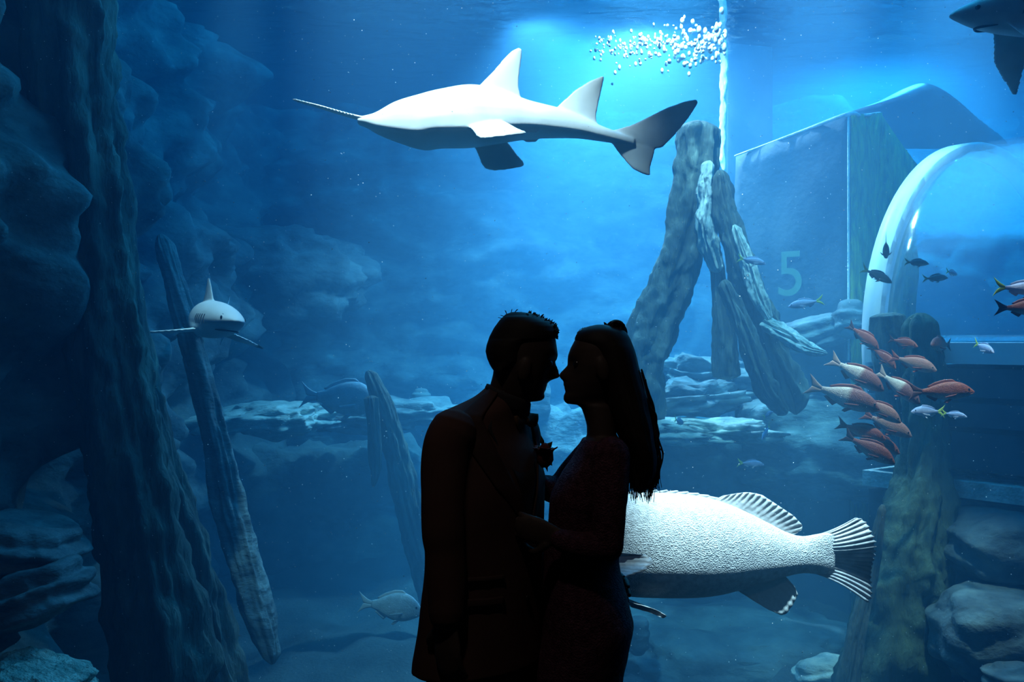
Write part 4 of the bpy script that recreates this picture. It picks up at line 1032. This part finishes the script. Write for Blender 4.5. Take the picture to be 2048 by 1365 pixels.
def man():
    root = empty('person', (row_x(968), PY, 0)); O = Vector((row_x(968), 0, 0))
    al = R(35); fx = Vector((cos(al), -sin(al), 0)); rx = Vector((-sin(al), -cos(al), 0))   # facing, and toward his right shoulder
    jack = [(770, 976, 1041, 1.0), (782, 962, 1045, .95), (792, 949, 1048, .9), (802, 930, 1051, .8), (812, 908, 1053, .75), (822, 888, 1055, .70), (840, 872, 1057, .68), (870, 864, 1066, .66), (900, 858, 1077, .68),
            (960, 853, 1089, .70), (1010, 852, 1090, .70), (1060, 852, 1088, .72), (1120, 852, 1087, .74), (1190, 846, 1088, .75), (1254, 838, 1090, .75), (1300, 830, 1091, .75), (1326, 826, 1091, .75)]
    def dims(py):
        xl, xr, kk = interp(py, jack, 1), interp(py, jack, 2), interp(py, jack, 3)
        a = (xr - xl) / 2 * PXM / sqrt(sin(al) ** 2 + (kk * cos(al)) ** 2)
        return row_x((xl + xr) / 2), a, kk * a
    def surf(py, ph, off=0.0):
        """point of the jacket surface: ph degrees from his front toward his right side"""
        c, a, b = dims(py)
        return Vector((c, 0, row_z(py))) + fx * ((b + off) * cos(R(ph))) + rx * ((a + off) * sin(R(ph))) - O
    def Lp(px, py, dy): return P(px, py, PY + dy) - Vector((0, PY, 0)) - O
    # --- body
    front = [(630, 1045), (634, 1070), (640, 1088), (648, 1100), (658, 1107), (676, 1111), (697, 1114), (711, 1116), (719, 1114), (724, 1111), (728, 1112), (735, 1115), (746, 1118.5), (752, 1120), (756, 1118.5), (759, 1108), (763, 1099), (768, 1093.5), (771, 1095), (775, 1092),
             (779, 1092.5), (783, 1090), (787, 1088), (793, 1090), (798, 1088), (802, 1082), (804, 1060), (807, 1051), (814, 1049), (830, 1047), (850, 1042)]
    base = [(630, 1045), (634, 1070), (640, 1087), (648, 1098), (658, 1104), (676, 1107), (697, 1108), (711, 1106), (724, 1103), (746, 1097), (760, 1092), (775, 1089), (790, 1084), (802, 1075), (804, 1058), (814, 1049), (850, 1042)]
    back = [(630, 1018), (634, 1010), (641, 1003), (656, 992), (673, 983), (691, 977), (703, 975), (717, 978), (729, 982), (739, 987), (749, 986), (761, 983), (775, 979), (850, 968)]
    width = [(630, .02), (634, .036), (641, .052), (656, .067), (673, .074), (700, .078), (730, .076), (760, .068), (785, .058), (802, .050), (808, .057), (850, .062)]
    bm = bmesh.new()
    head_mesh(bm, front, base, back, width, 1, O, (1048, 738), (1100, 727))
    rings = []
    for py in list(range(800, 1320, 12)):
        c, a, b = dims(py); q = 0.80 if py > 840 else 0.72
        rings.append([Vector((c, 0, row_z(py))) + fx * (b * q * cos(t)) + rx * (a * q * sin(t)) - O for t in [2 * pi * k / 32 for k in range(32)]])
    loft(bm, rings)
    armR = [Lp(900, 868, -.15), Lp(889, 1060, -.175), Lp(893, 1238, -.20)]
    armL = [Lp(1040, 872, .16), Lp(1036, 1105, .27), Lp(1165, 1138, .22), Lp(1196, 1142, .20)]
    tube(bm, armR, [.050, .042, .028], n=16); tube(bm, armL[:3], [.050, .042, .030], n=16); tube(bm, armL[2:], [.030, .028], n=16, seg=4)
    hand(bm, armR[2] + Vector((0, 0, -.01)), (0.05, -.1, -1), (0.6, 0.8, 0), -1, 0.6)
    hand(bm, armL[3], (0.62, -.62, -.30), (-.62, -.75, -.1), -1, 0.5, .92)
    hipz = row_z(1290)
    for s in (-1, 1):
        h0 = Vector((row_x(958), 0, hipz)) - O + rx * (s * .09)
        kn = h0 + Vector((.02, 0, .46 - hipz)); an = Vector((h0.x - .01, h0.y, .09))
        tube(bm, [h0 + Vector((0, 0, .06)), h0, (h0 + kn) / 2, kn, (kn + an) / 2, an], [.085, .085, .075, .056, .052, .036], n=16)
        tube(bm, [an + Vector((-.03, 0, -.05)), an + fx * .09 + Vector((0, 0, -.055)), an + fx * .17 + Vector((0, 0, -.062))], [.034, .034, .024], n=12)
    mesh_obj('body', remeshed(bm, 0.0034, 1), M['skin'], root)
    for s in (-1, 1):
        bm = bmesh.new(); ball(bm, (0, 0, 0), (.011, .011, .011), 12); to_obj('eye', bm, M['black'], root, loc=Vector((row_x(1096), s * .031, row_z(727))) - O)
    # --- clothes
    bm = bmesh.new(); rings = []
    for py in range(770, 1327, 6):
        c, a, b = dims(py)
        rings.append([Vector((c, 0, row_z(py) + (0.012 * cos(t) if py > 1310 else 0))) + fx * (b * cos(t)) + rx * (a * sin(t)) - O for t in [2 * pi * k / 48 for k in range(48)]])
    loft(bm, rings)
    tube(bm, [Lp(904, 866, -.14), Lp(893, 900, -.15), Lp(888, 980, -.165), Lp(888, 1062, -.175), Lp(892, 1110, -.18), Lp(893, 1180, -.19), Lp(893, 1228, -.20)], [.060, .060, .056, .055, .049, .048, .045], n=24, seg=60)
    tube(bm, [Lp(1040, 870, .14), Lp(1036, 980, .22), Lp(1038, 1095, .27), Lp(1100, 1126, .26), Lp(1160, 1137, .225)], [.058, .055, .053, .048, .043], n=20, seg=40)
    for i, v in enumerate(bm.verts):     # soft folds of the cloth
        v.co += Vector((fbm(v.co * 6 + Vector((3, 1, 2)), 2), fbm(v.co * 6, 2), 0)) * 0.004
    jk = mesh_obj('jacket', remeshed(bm, 0.0045, 2), M['jacket'], root)
    for s in (-1, 1):      # lapels
        bm = bmesh.new()
        A = [surf(776, s * 62, .006), surf(830, s * 46, .006), surf(900, s * 28, .006), surf(980, s * 10, .006), surf(1040, s * 2, .006)]
        B = [surf(776, s * 95, .005), surf(826, s * 78, .006), surf(862, s * 74, .006), surf(876, s * 60, .006), surf(960, s * 34, .006), surf(1040, s * 5, .006)]
        foil(bm, A, B, 30, 8, 0.003, fx + rx * (s * .5), thin_tip=0, edge=.6)
        to_obj('lapel', bm, M['lapel'], jk)
    for py in (1094, 1180):
        bm = bmesh.new(); ball(bm, (0, 0, 0), (.004, .010, .010), 12); o = to_obj('button', bm, M['button'], jk, loc=surf(py, 2, .004)); o.rotation_euler = (0, 0, -al)
    for py in (1124, 1164):
        bm = bmesh.new()
        foil(bm, [surf(py, q, .006) for q in (28, 44, 60)], [surf(py + (15 if py == 1164 else 8), q, .008) for q in (28, 44, 60)], 12, 4, .003, fx + rx * .6, thin_tip=0, edge=.6)
        to_obj('pocket_flap', bm, M['lapel'], jk)
    bm = bmesh.new()       # shirt front and collar
    foil(bm, [surf(778, -50, .002), surf(850, -36, .003), surf(950, -12, .003), surf(1030, -1, .003)], [surf(778, 50, .002), surf(850, 36, .003), surf(950, 12, .003), surf(1030, 1, .003)], 24, 12, .002, fx, thin_tip=0, edge=1)
    to_obj('shirt_front', bm, M['shirt'], root)
    bm = bmesh.new(); rings = []
    for py, g in ((768, .010), (775, .012), (790, .010), (800, .006)):
        xf, xb = lin(max(py, 808), front) + 2, lin(py, back); a = (xf - xb) / 2 * PXM + g; c = row_x((xf + xb) / 2)
        rings.append([Vector((c + a * cos(t), .062 * sin(t) + g * sin(t), row_z(py + 34 * (0.5 + 0.5 * cos(t))))) - O for t in [2 * pi * k / 36 for k in range(36)]])
    loft(bm, rings); to_obj('collar', bm, M['shirt'], root)
    bm = bmesh.new()       # bow tie
    bc = Vector((row_x(1050), -.020, row_z(840))) - O
    lf = -rx
    for s in (-1, 1):
        foil(bm, [bc + lf * (s * .004) + Vector((0, 0, .008)), bc + lf * (s * .030) + Vector((0, 0, .017)), bc + lf * (s * .052) + Vector((0, 0, .014)) + fx * .004],
             [bc + lf * (s * .004) - Vector((0, 0, .008)), bc + lf * (s * .026) - Vector((0, 0, .020)), bc + lf * (s * .042) - Vector((0, 0, .018)) + fx * .004], 12, 8, .009, fx, thin_tip=.3, edge=.4)
    bw = to_obj('bow_tie', bm, M['bow'], root)
    bm = bmesh.new(); ball(bm, bc + fx * .004, (.009, .009, .011), 12); to_obj('knot', bm, M['bow'], bw)
    bm = bmesh.new()       # buttonhole flower on the far lapel
    fc = Vector((row_x(1088), -.02, row_z(902))) - O; random.seed(3)
    for i in range(16):
        a = i * 2.4; rr = .006 + .0011 * i; h = .012 - .0009 * i
        d = Vector((cos(a), sin(a), 0.55)).normalized(); t = Vector((-sin(a), cos(a), 0))
        p = fc + Vector((cos(a) * rr * .5, sin(a) * rr * .5, 0))
        foil(bm, [p - t * .006 - d * .008, p - t * .013 + d * rr * .5, p - t * .006 + d * rr * 1.25], [p + t * .006 - d * .008, p + t * .013 + d * rr * .5, p + t * .006 + d * rr * 1.25], 6, 4, .0016, d.cross(t), thin_tip=.2)
    ball(bm, fc + Vector((.002, 0, -.010)), (.022, .018, .033), 16)
    for v in bm.verts: v.co += Vector((noise.noise(v.co * 90), 0, noise.noise(v.co * 90 + Vector((4, 4, 4))))) * .004
    bt = to_obj('buttonhole_flower', bm, M['petal'], root); bt['label'] = 'dark rose buttonhole on the lapel'
    for a, b, wv in (((1086, 893), (1081, 870), .006), ((1092, 896), (1104, 882), .007), ((1094, 905), (1111, 894), .006), ((1092, 912), (1104, 930), .007), ((1088, 915), (1095, 942), .005), ((1080, 905), (1076, 890), .006)):
        p, q = Vector((row_x(a[0]), -.02, row_z(a[1]))) - O, Vector((row_x(b[0]), -.02, row_z(b[1]))) - O
        t = (q - p).cross(Vector((0, 1, 0))).normalized(); md = (p + q) / 2 + Vector((0, -.004, 0))
        bm = bmesh.new(); foil(bm, [p, md + t * wv, q], [p - t * .001, md - t * wv, q - t * .001], 8, 4, .0014, (0, 1, 0), thin_tip=.2); to_obj('leaf', bm, M['leaf'], bt)
    bm = bmesh.new()
    rings = []
    for py in (1200, 1240, 1280, 1310, 1330):
        c, a, b = dims(min(py, 1320)); q = .86
        rings.append([Vector((c + .012, 0, row_z(py))) + fx * (b * q * cos(t)) + rx * (a * q * sin(t)) - O for t in [2 * pi * k / 32 for k in range(32)]])
    loft(bm, rings)
    for s in (-1, 1):
        h0 = Vector((row_x(966), 0, hipz)) - O + rx * (s * .085); kn = h0 + Vector((.015, 0, .46 - hipz)); an = Vector((h0.x - .01, h0.y, .06))
        tube(bm, [h0 + Vector((0, 0, .08)), h0, (h0 + kn) / 2, kn, (kn + an) / 2, an], [.098, .098, .092, .078, .070, .062], n=20, dome=False)
    mesh_obj('trousers', remeshed(bm, 0.007, 3), M['trousers'], root)
    for s in (-1, 1):
        h0 = Vector((row_x(958), 0, 0)) - O + rx * (s * .09)
        bm = bmesh.new(); p = Vector((h0.x - .01, h0.y, 0))
        tube(bm, [p - fx * .06 + Vector((0, 0, .045)), p + fx * .03 + Vector((0, 0, .05)), p + fx * .12 + Vector((0, 0, .042)), p + fx * .21 + Vector((0, 0, .034))], [.043, .046, .044, .030], n=16)
        for v in bm.verts: v.co.z = max(v.co.z, 0.002)
        to_obj('shoe', bm, M['shoe'], root)
    # --- hair
    hf = [(625, 1046), (627, 1062), (632, 1078), (638, 1090), (645, 1103), (653, 1111), (663, 1115), (672, 1114.5), (678, 1111), (681, 1086), (690, 1070), (705, 1063), (722, 1058), (733, 1036), (742, 1012)]
    hb = [(625, 1022), (629, 1011), (641, 999), (656, 988), (673, 979), (691, 973), (703, 971), (717, 974), (729, 979), (739, 985), (742, 988)]
    bm = bmesh.new(); rings = []; py = 625.0
    while py <= 742:
        xf, xb = lin(py, hf), lin(py, hb); a = (xf - xb) / 2 * PXM; wv = interp(max(py + 4, 630), width, 1) + .007
        if py < 634: wv = lerp(.025, .046, (py - 625) / 9)
        rings.append([Vector((row_x((xf + xb) / 2) + a * cos(t), wv * sin(t) * (1 if py < 700 else 1), row_z(py))) - O for t in [2 * pi * k / 48 for k in range(48)]])
        py += 1.5
    loft(bm, rings); random.seed(8)
    def tuft(px, py, dx, dz, y, r=.0035):
        p = Vector((row_x(px), y, row_z(py))) - O
        tube(bm, [p, p + Vector((dx * .5, 0, dz * .6)), p + Vector((dx, random.uniform(-.004, .004), dz))], [r, r * .75, .0007], n=6, seg=5)
    for i in range(110):   # short spiky fringe
        u = random.random(); px = lerp(1052, 1113, u); pt = lin(px, [(1046, 627), (1062, 629), (1078, 634), (1090, 640), (1103, 648), (1111, 656), (1116, 668)])
        y = random.uniform(-.045, .045) * (1 - .3 * u)
        tuft(px - 2, pt + 4 + abs(y) * 120, random.uniform(-.002, .012), random.uniform(.006, .015), y)
    for px, py, dx, dz in ((1010, 632, -.012, .004), (1014, 629, -.004, .012), (1022, 627, .003, .013), (1005, 636, -.010, .003), (1034, 627, .012, .006), (1028, 626, .009, .011)):
        for q in range(3): tuft(px, py + 2, dx + random.uniform(-.002, .002), dz, random.uniform(-.012, .012), .0012)
    for i in range(40):
        tuft(random.uniform(1108, 1114), random.uniform(655, 676), random.uniform(.002, .007), random.uniform(-.004, .006), random.uniform(-.035, .035), .003)
    to_obj('hair', bm, M['hair_man'], root)
    tag(root, 'man in a dark maroon jacket and bow tie, facing right, nose touching the woman', 'person')
man()

def woman():
    root = empty('person', (row_x(1190), PY, 0)); O = Vector((row_x(1190), 0, 0))
    def Lp(px, py, dy): return P(px, py, PY + dy) - Vector((0, PY, 0)) - O
    front = [(655, 1188), (660, 1172), (668, 1160), (682, 1149), (697, 1141), (711, 1136), (722, 1135), (728, 1135), (732, 1134), (739, 1127), (746, 1120), (750, 1118), (755, 1119), (759, 1122), (763, 1127), (766, 1127), (770, 1126), (774, 1129), (777, 1128.3), (780, 1129.2), (784, 1131.5), (788, 1129),
             (793, 1127), (800, 1127), (805, 1130), (808, 1134), (810, 1154), (817, 1163), (834, 1169), (852, 1174), (872, 1174), (890, 1172)]
    base = [(655, 1188), (660, 1174), (668, 1164), (682, 1155), (697, 1148), (711, 1144), (726, 1143), (746, 1144), (763, 1142), (780, 1142), (793, 1140), (804, 1146), (809, 1155), (817, 1163), (834, 1169), (872, 1174), (890, 1172)]
    back = [(655, 1212), (660, 1226), (668, 1236), (682, 1246), (700, 1254), (720, 1256), (740, 1250), (760, 1240), (780, 1233), (810, 1229), (890, 1234)]
    width = [(655, .02), (660, .038), (668, .052), (682, .063), (700, .069), (730, .071), (760, .063), (785, .051), (804, .040), (812, .045), (890, .056)]
    bm = bmesh.new()
    head_mesh(bm, front, base, back, width, -1, O, (1200, 738), (1148, 728))
    tor = [(868, 1172, 1236, .052), (880, 1164, 1246, .10), (892, 1158, 1252, .14), (910, 1150, 1256, .152), (950, 1122, 1257, .15), (990, 1102, 1255, .146), (1020, 1098, 1251, .135), (1048, 1096, 1248, .128), (1075, 1090, 1244, .124), (1110, 1088, 1238, .126), (1135, 1088, 1239, .138), (1160, 1087, 1245, .155), (1193, 1086, 1254, .17), (1230, 1085, 1263, .178), (1248, 1085, 1266, .18),
           (1278, 1082, 1260, .178), (1315, 1074, 1253, .174), (1354, 1070, 1245, .17), (1450, 1070, 1240, .165), (1600, 1074, 1246, .175), (1750, 1074, 1256, .20), (1940, 1060, 1270, .24)]
    def ringat(py, q=1.0, n=48, g=0.0):
        xl, xr, wv = (interp(py, tor, k) for k in (1, 2, 3)); a = (xr - xl) / 2 * PXM * q
        return [Vector((row_x((xl + xr) / 2) + a * cos(t), (wv * q + g) * sin(t), row_z(py))) - O for t in [2 * pi * k / n for k in range(n)]]
    loft(bm, [ringat(py, .88, 32) for py in range(872, 1320, 12)])
    nearA = [Lp(1222, 912, -.135), Lp(1219, 1000, -.165), Lp(1216, 1094, -.175), Lp(1160, 1092, -.165), Lp(1118, 1078, -.15)]
    farA = [Lp(1190, 905, .13), Lp(1150, 945, .15), Lp(1116, 984, .15), Lp(1092, 975, .12), Lp(1080, 968, .10)]
    def arm(bm, A, g):
        tube(bm, A[:3], [.042 + g, .037 + g, .031 + g], n=18, seg=20); tube(bm, A[2:], [.031 + g, .028 + g, .021 + g], n=18, seg=20)
    arm(bm, nearA, 0); arm(bm, farA, 0)
    hand(bm, nearA[4] + Vector((-.008, 0, .004)), (-.80, .25, .22), (.1, .95, 0), 1, 0.35, .84)
    hand(bm, farA[4] + Vector((-.005, -.01, .006)), (-.25, -.75, .55), (-.9, .1, 0), -1, 0.3, .84)
    for s in (-1, 1):
        h0 = Vector((row_x(1172), s * .08, row_z(1290))) - O; kn = Vector((h0.x + .005, h0.y, .50)); an = Vector((h0.x + .03, h0.y, .13))
        tube(bm, [h0 + Vector((0, 0, .08)), h0, (h0 + kn) / 2, kn, (kn + an) / 2, an], [.085, .085, .072, .052, .046, .030], n=16)
        tube(bm, [an + Vector((.02, 0, -.04)), an + Vector((-.06, 0, -.07)), an + Vector((-.14, 0, -.10))], [.028, .028, .020], n=12)
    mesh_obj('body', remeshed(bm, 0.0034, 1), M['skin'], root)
    for s in (-1, 1):
        bm = bmesh.new(); ball(bm, (0, 0, 0), (.011, .011, .011), 12); to_obj('eye', bm, M['black'], root, loc=Vector((row_x(1153), s * .031, row_z(728))) - O)
    # --- dress with long lace sleeves
    bm = bmesh.new()
    pys = list(range(878, 1360, 6)) + list(range(1360, 1941, 20))
    rings = []
    for py in pys:
        r = ringat(py, 1.0, 64)
        if py > 1360:
            f = (py - 1360) / 580 * .012
            r = [v + Vector((cos(2 * pi * k / 64 * 9) * f, sin(2 * pi * k / 64 * 9) * f, 0)) for k, v in enumerate(r)]
        rings.append(r)
    loft(bm, rings)
    arm(bm, nearA[:4] + [Lp(1122, 1080, -.15)], .0065); arm(bm, farA[:4] + [Lp(1084, 970, .105)], .0065)
    for v in bm.verts: v.co += Vector((noise.noise(v.co * 60), noise.noise(v.co * 60 + Vector((9, 9, 9))), 0)) * 0.0012
    dr = mesh_obj('dress', remeshed(bm, 0.0045, 1), M['dress'], root)
    random.seed(21); k = 0
    for i in range(26):    # lace fringe along the reaching sleeve and the back
        u = random.random()
        if i < 16: p = Lp(lerp(1164, 1100, u), lerp(884, 962, u) + 1, .15)
        else: p = Lp(lerp(1246, 1264, u), lerp(1140, 1250, u), 0)
        bm = bmesh.new(); bmesh.ops.create_icosphere(bm, subdivisions=1, radius=random.uniform(.002, .004), matrix=Matrix.Translation(p)); to_obj('lace_bead', bm, M['dress'], dr)
    for s in (-1, 1):
        bm = bmesh.new(); p = Vector((row_x(1172) + .03, s * .08, 0)) - O
        tube(bm, [p + Vector((.045, 0, .09)), p + Vector((-.02, 0, .075)), p + Vector((-.10, 0, .035)), p + Vector((-.17, 0, .022))], [.034, .036, .034, .020], n=14)
        tube(bm, [p + Vector((.05, 0, .08)), p + Vector((.052, 0, .012))], [.014, .008], n=8, seg=4)
        to_obj('shoe', bm, M['shoe'], root)
    # --- long wavy hair with a small top knot
    hf = [(650, 1192), (653, 1178), (658, 1165), (664, 1157), (672, 1151.5), (680, 1149.5), (686, 1153), (692, 1162), (705, 1172), (725, 1182), (750, 1192), (780, 1202), (810, 1210), (840, 1222), (870, 1236), (900, 1250), (930, 1260), (960, 1265), (975, 1270), (986, 1276)]
    hb = [(650, 1208), (653, 1228), (660, 1246), (669, 1255), (685, 1263), (708, 1271), (738, 1278), (764, 1285), (793, 1293), (823, 1300), (846, 1305), (880, 1308), (911, 1311), (940, 1309), (960, 1303), (975, 1294), (986, 1282)]
    hw = [(650, .03), (656, .048), (664, .060), (682, .073), (720, .081), (770, .086), (830, .098), (900, .105), (950, .085), (975, .05), (986, .015)]
    bm = bmesh.new(); rings = []; py = 650.0
    while py <= 986:
        xf, xb = interp(py, hf, 1), interp(py, hb, 1); a = (xb - xf) / 2 * PXM; wv = interp(py, hw, 1)
        r = []
        for q in range(56):
            t = 2 * pi * q / 56
            f = 1 + (0.025 * sin(q * 2.2 + py * .02) + 0.03 * noise.noise(Vector((cos(t) * 3, sin(t) * 3, py * .03)))) * min(1, max(0, (py - 690) / 120))
            r.append(Vector((row_x((xf + xb) / 2) + a * f * cos(t), wv * f * sin(t), row_z(py))) - O)
        rings.append(r); py += 3
    loft(bm, rings)
    for i in range(90):     # knot
        a = random.uniform(0, 2 * pi); c = Vector((row_x(1232), random.uniform(-.02, .02), row_z(657))) - O
        rr = random.uniform(.008, .019)
        tube(bm, [c + Vector((cos(a + q) * rr * 1.15, sin(q * 1.3 + i) * .012, sin(a + q) * rr)) for q in (0, .6, 1.2, 1.8)], [.0035, .004, .004, .002], n=6, seg=8)
    ball(bm, Vector((row_x(1232), 0, row_z(658))) - O, (.020, .024, .017), 14)
    tube(bm, [Vector((row_x(1214), 0, row_z(656))) - O, Vector((row_x(1211), 0, row_z(649))) - O, Vector((row_x(1208), 0, row_z(645))) - O], [.006, .004, .001], n=8, seg=6)
    tube(bm, [Vector((row_x(1244), 0, row_z(650))) - O, Vector((row_x(1251), 0, row_z(662))) - O, Vector((row_x(1254), 0, row_z(672))) - O], [.006, .005, .001], n=8, seg=6)
    def strand(pts, r=.003, y=0.0, amp=.004, fr=3.0):
        ph = random.uniform(0, 6); c = catmull([Vector((row_x(a), y, row_z(b))) - O for a, b in pts], 26)
        c = [p + Vector((amp * sin(ph + fr * 2 * pi * i / 26) * min(1, i / 6), amp * cos(ph + fr * 2 * pi * i / 26), 0)) for i, p in enumerate(c)]
        tube(bm, c, [r] * 18 + [r * .8] * 6 + [.0008] * 3, n=6, seg=52)
    for i in range(240):
        u = random.random(); x0 = lerp(1225, 1288, u); e = lerp(1264, 1316, min(1, max(0, u + random.uniform(-.2, .2))))
        end = random.uniform(955, 1003) if e < 1306 else random.uniform(920, 985)
        strand([(x0, 740 + random.uniform(0, 60)), (lerp(x0, e, .45) + 8 * u, 830), (e - 2 + random.uniform(-3, 4), 905), (e, end)], random.uniform(.0018, .0036), random.uniform(-.07, .07) * (1.1 - .6 * u), random.uniform(.002, .005), random.uniform(1.5, 3.5))
    strand([(1296, 800), (1308, 836), (1317, 858), (1317, 876), (1311, 896)], .0016, 0, .001)
    strand([(1292, 815), (1306, 838), (1313, 856), (1308, 880), (1306, 900)], .0014, .01, .001)
    strand([(1304, 895), (1318, 897), (1326, 906), (1325, 918), (1316, 930), (1306, 938)], .0022, 0, .001)
    strand([(1304, 900), (1315, 935), (1316, 960), (1314, 970)], .002, 0, .002)
    strand([(1300, 940), (1308, 965), (1312, 978)], .002, 0, .002)
    for i in range(14):
        a = random.uniform(1152, 1190); strand([(a, 662 + (1190 - a) * .3), (a + 3, 655 + (1190 - a) * .25), (a + 12, 652 + (1190 - a) * .1)], .001, random.uniform(-.02, .02), .001)
    to_obj('hair', bm, M['hair_woman'], root)
    tag(root, 'woman with long wavy hair in a plum lace dress, facing left, leaning toward the man', 'person')
woman()

# added warm fill under the room ceiling, out of view, lifting the dark silhouettes
lr = empty('ceiling_lamp', (-0.5, 1.0, 4.4))
bm = bmesh.new(); tube(bm, [(0, 0, 0), (0, 0, -.10)], [.09, .09], n=20, seg=3, dome=False); to_obj('housing', bm, M['room'], lr)
bm = bmesh.new(); ball(bm, (0, 0, -.11), (.06, .06, .03), 14); to_obj('bulb', bm, M['edge'], lr)
ll = bpy.data.lights.new('fill_light', 'POINT'); ll.energy = 22; ll.color = (1.0, .86, .78); ll.shadow_soft_size = .08
lo = bpy.data.objects.new('fill_light', ll); COL.objects.link(lo); lo.parent = lr; lo.location = (0, 0, -.25)
tag(lr, 'dim unseen lamp added to lift the dark couple', 'lamp')
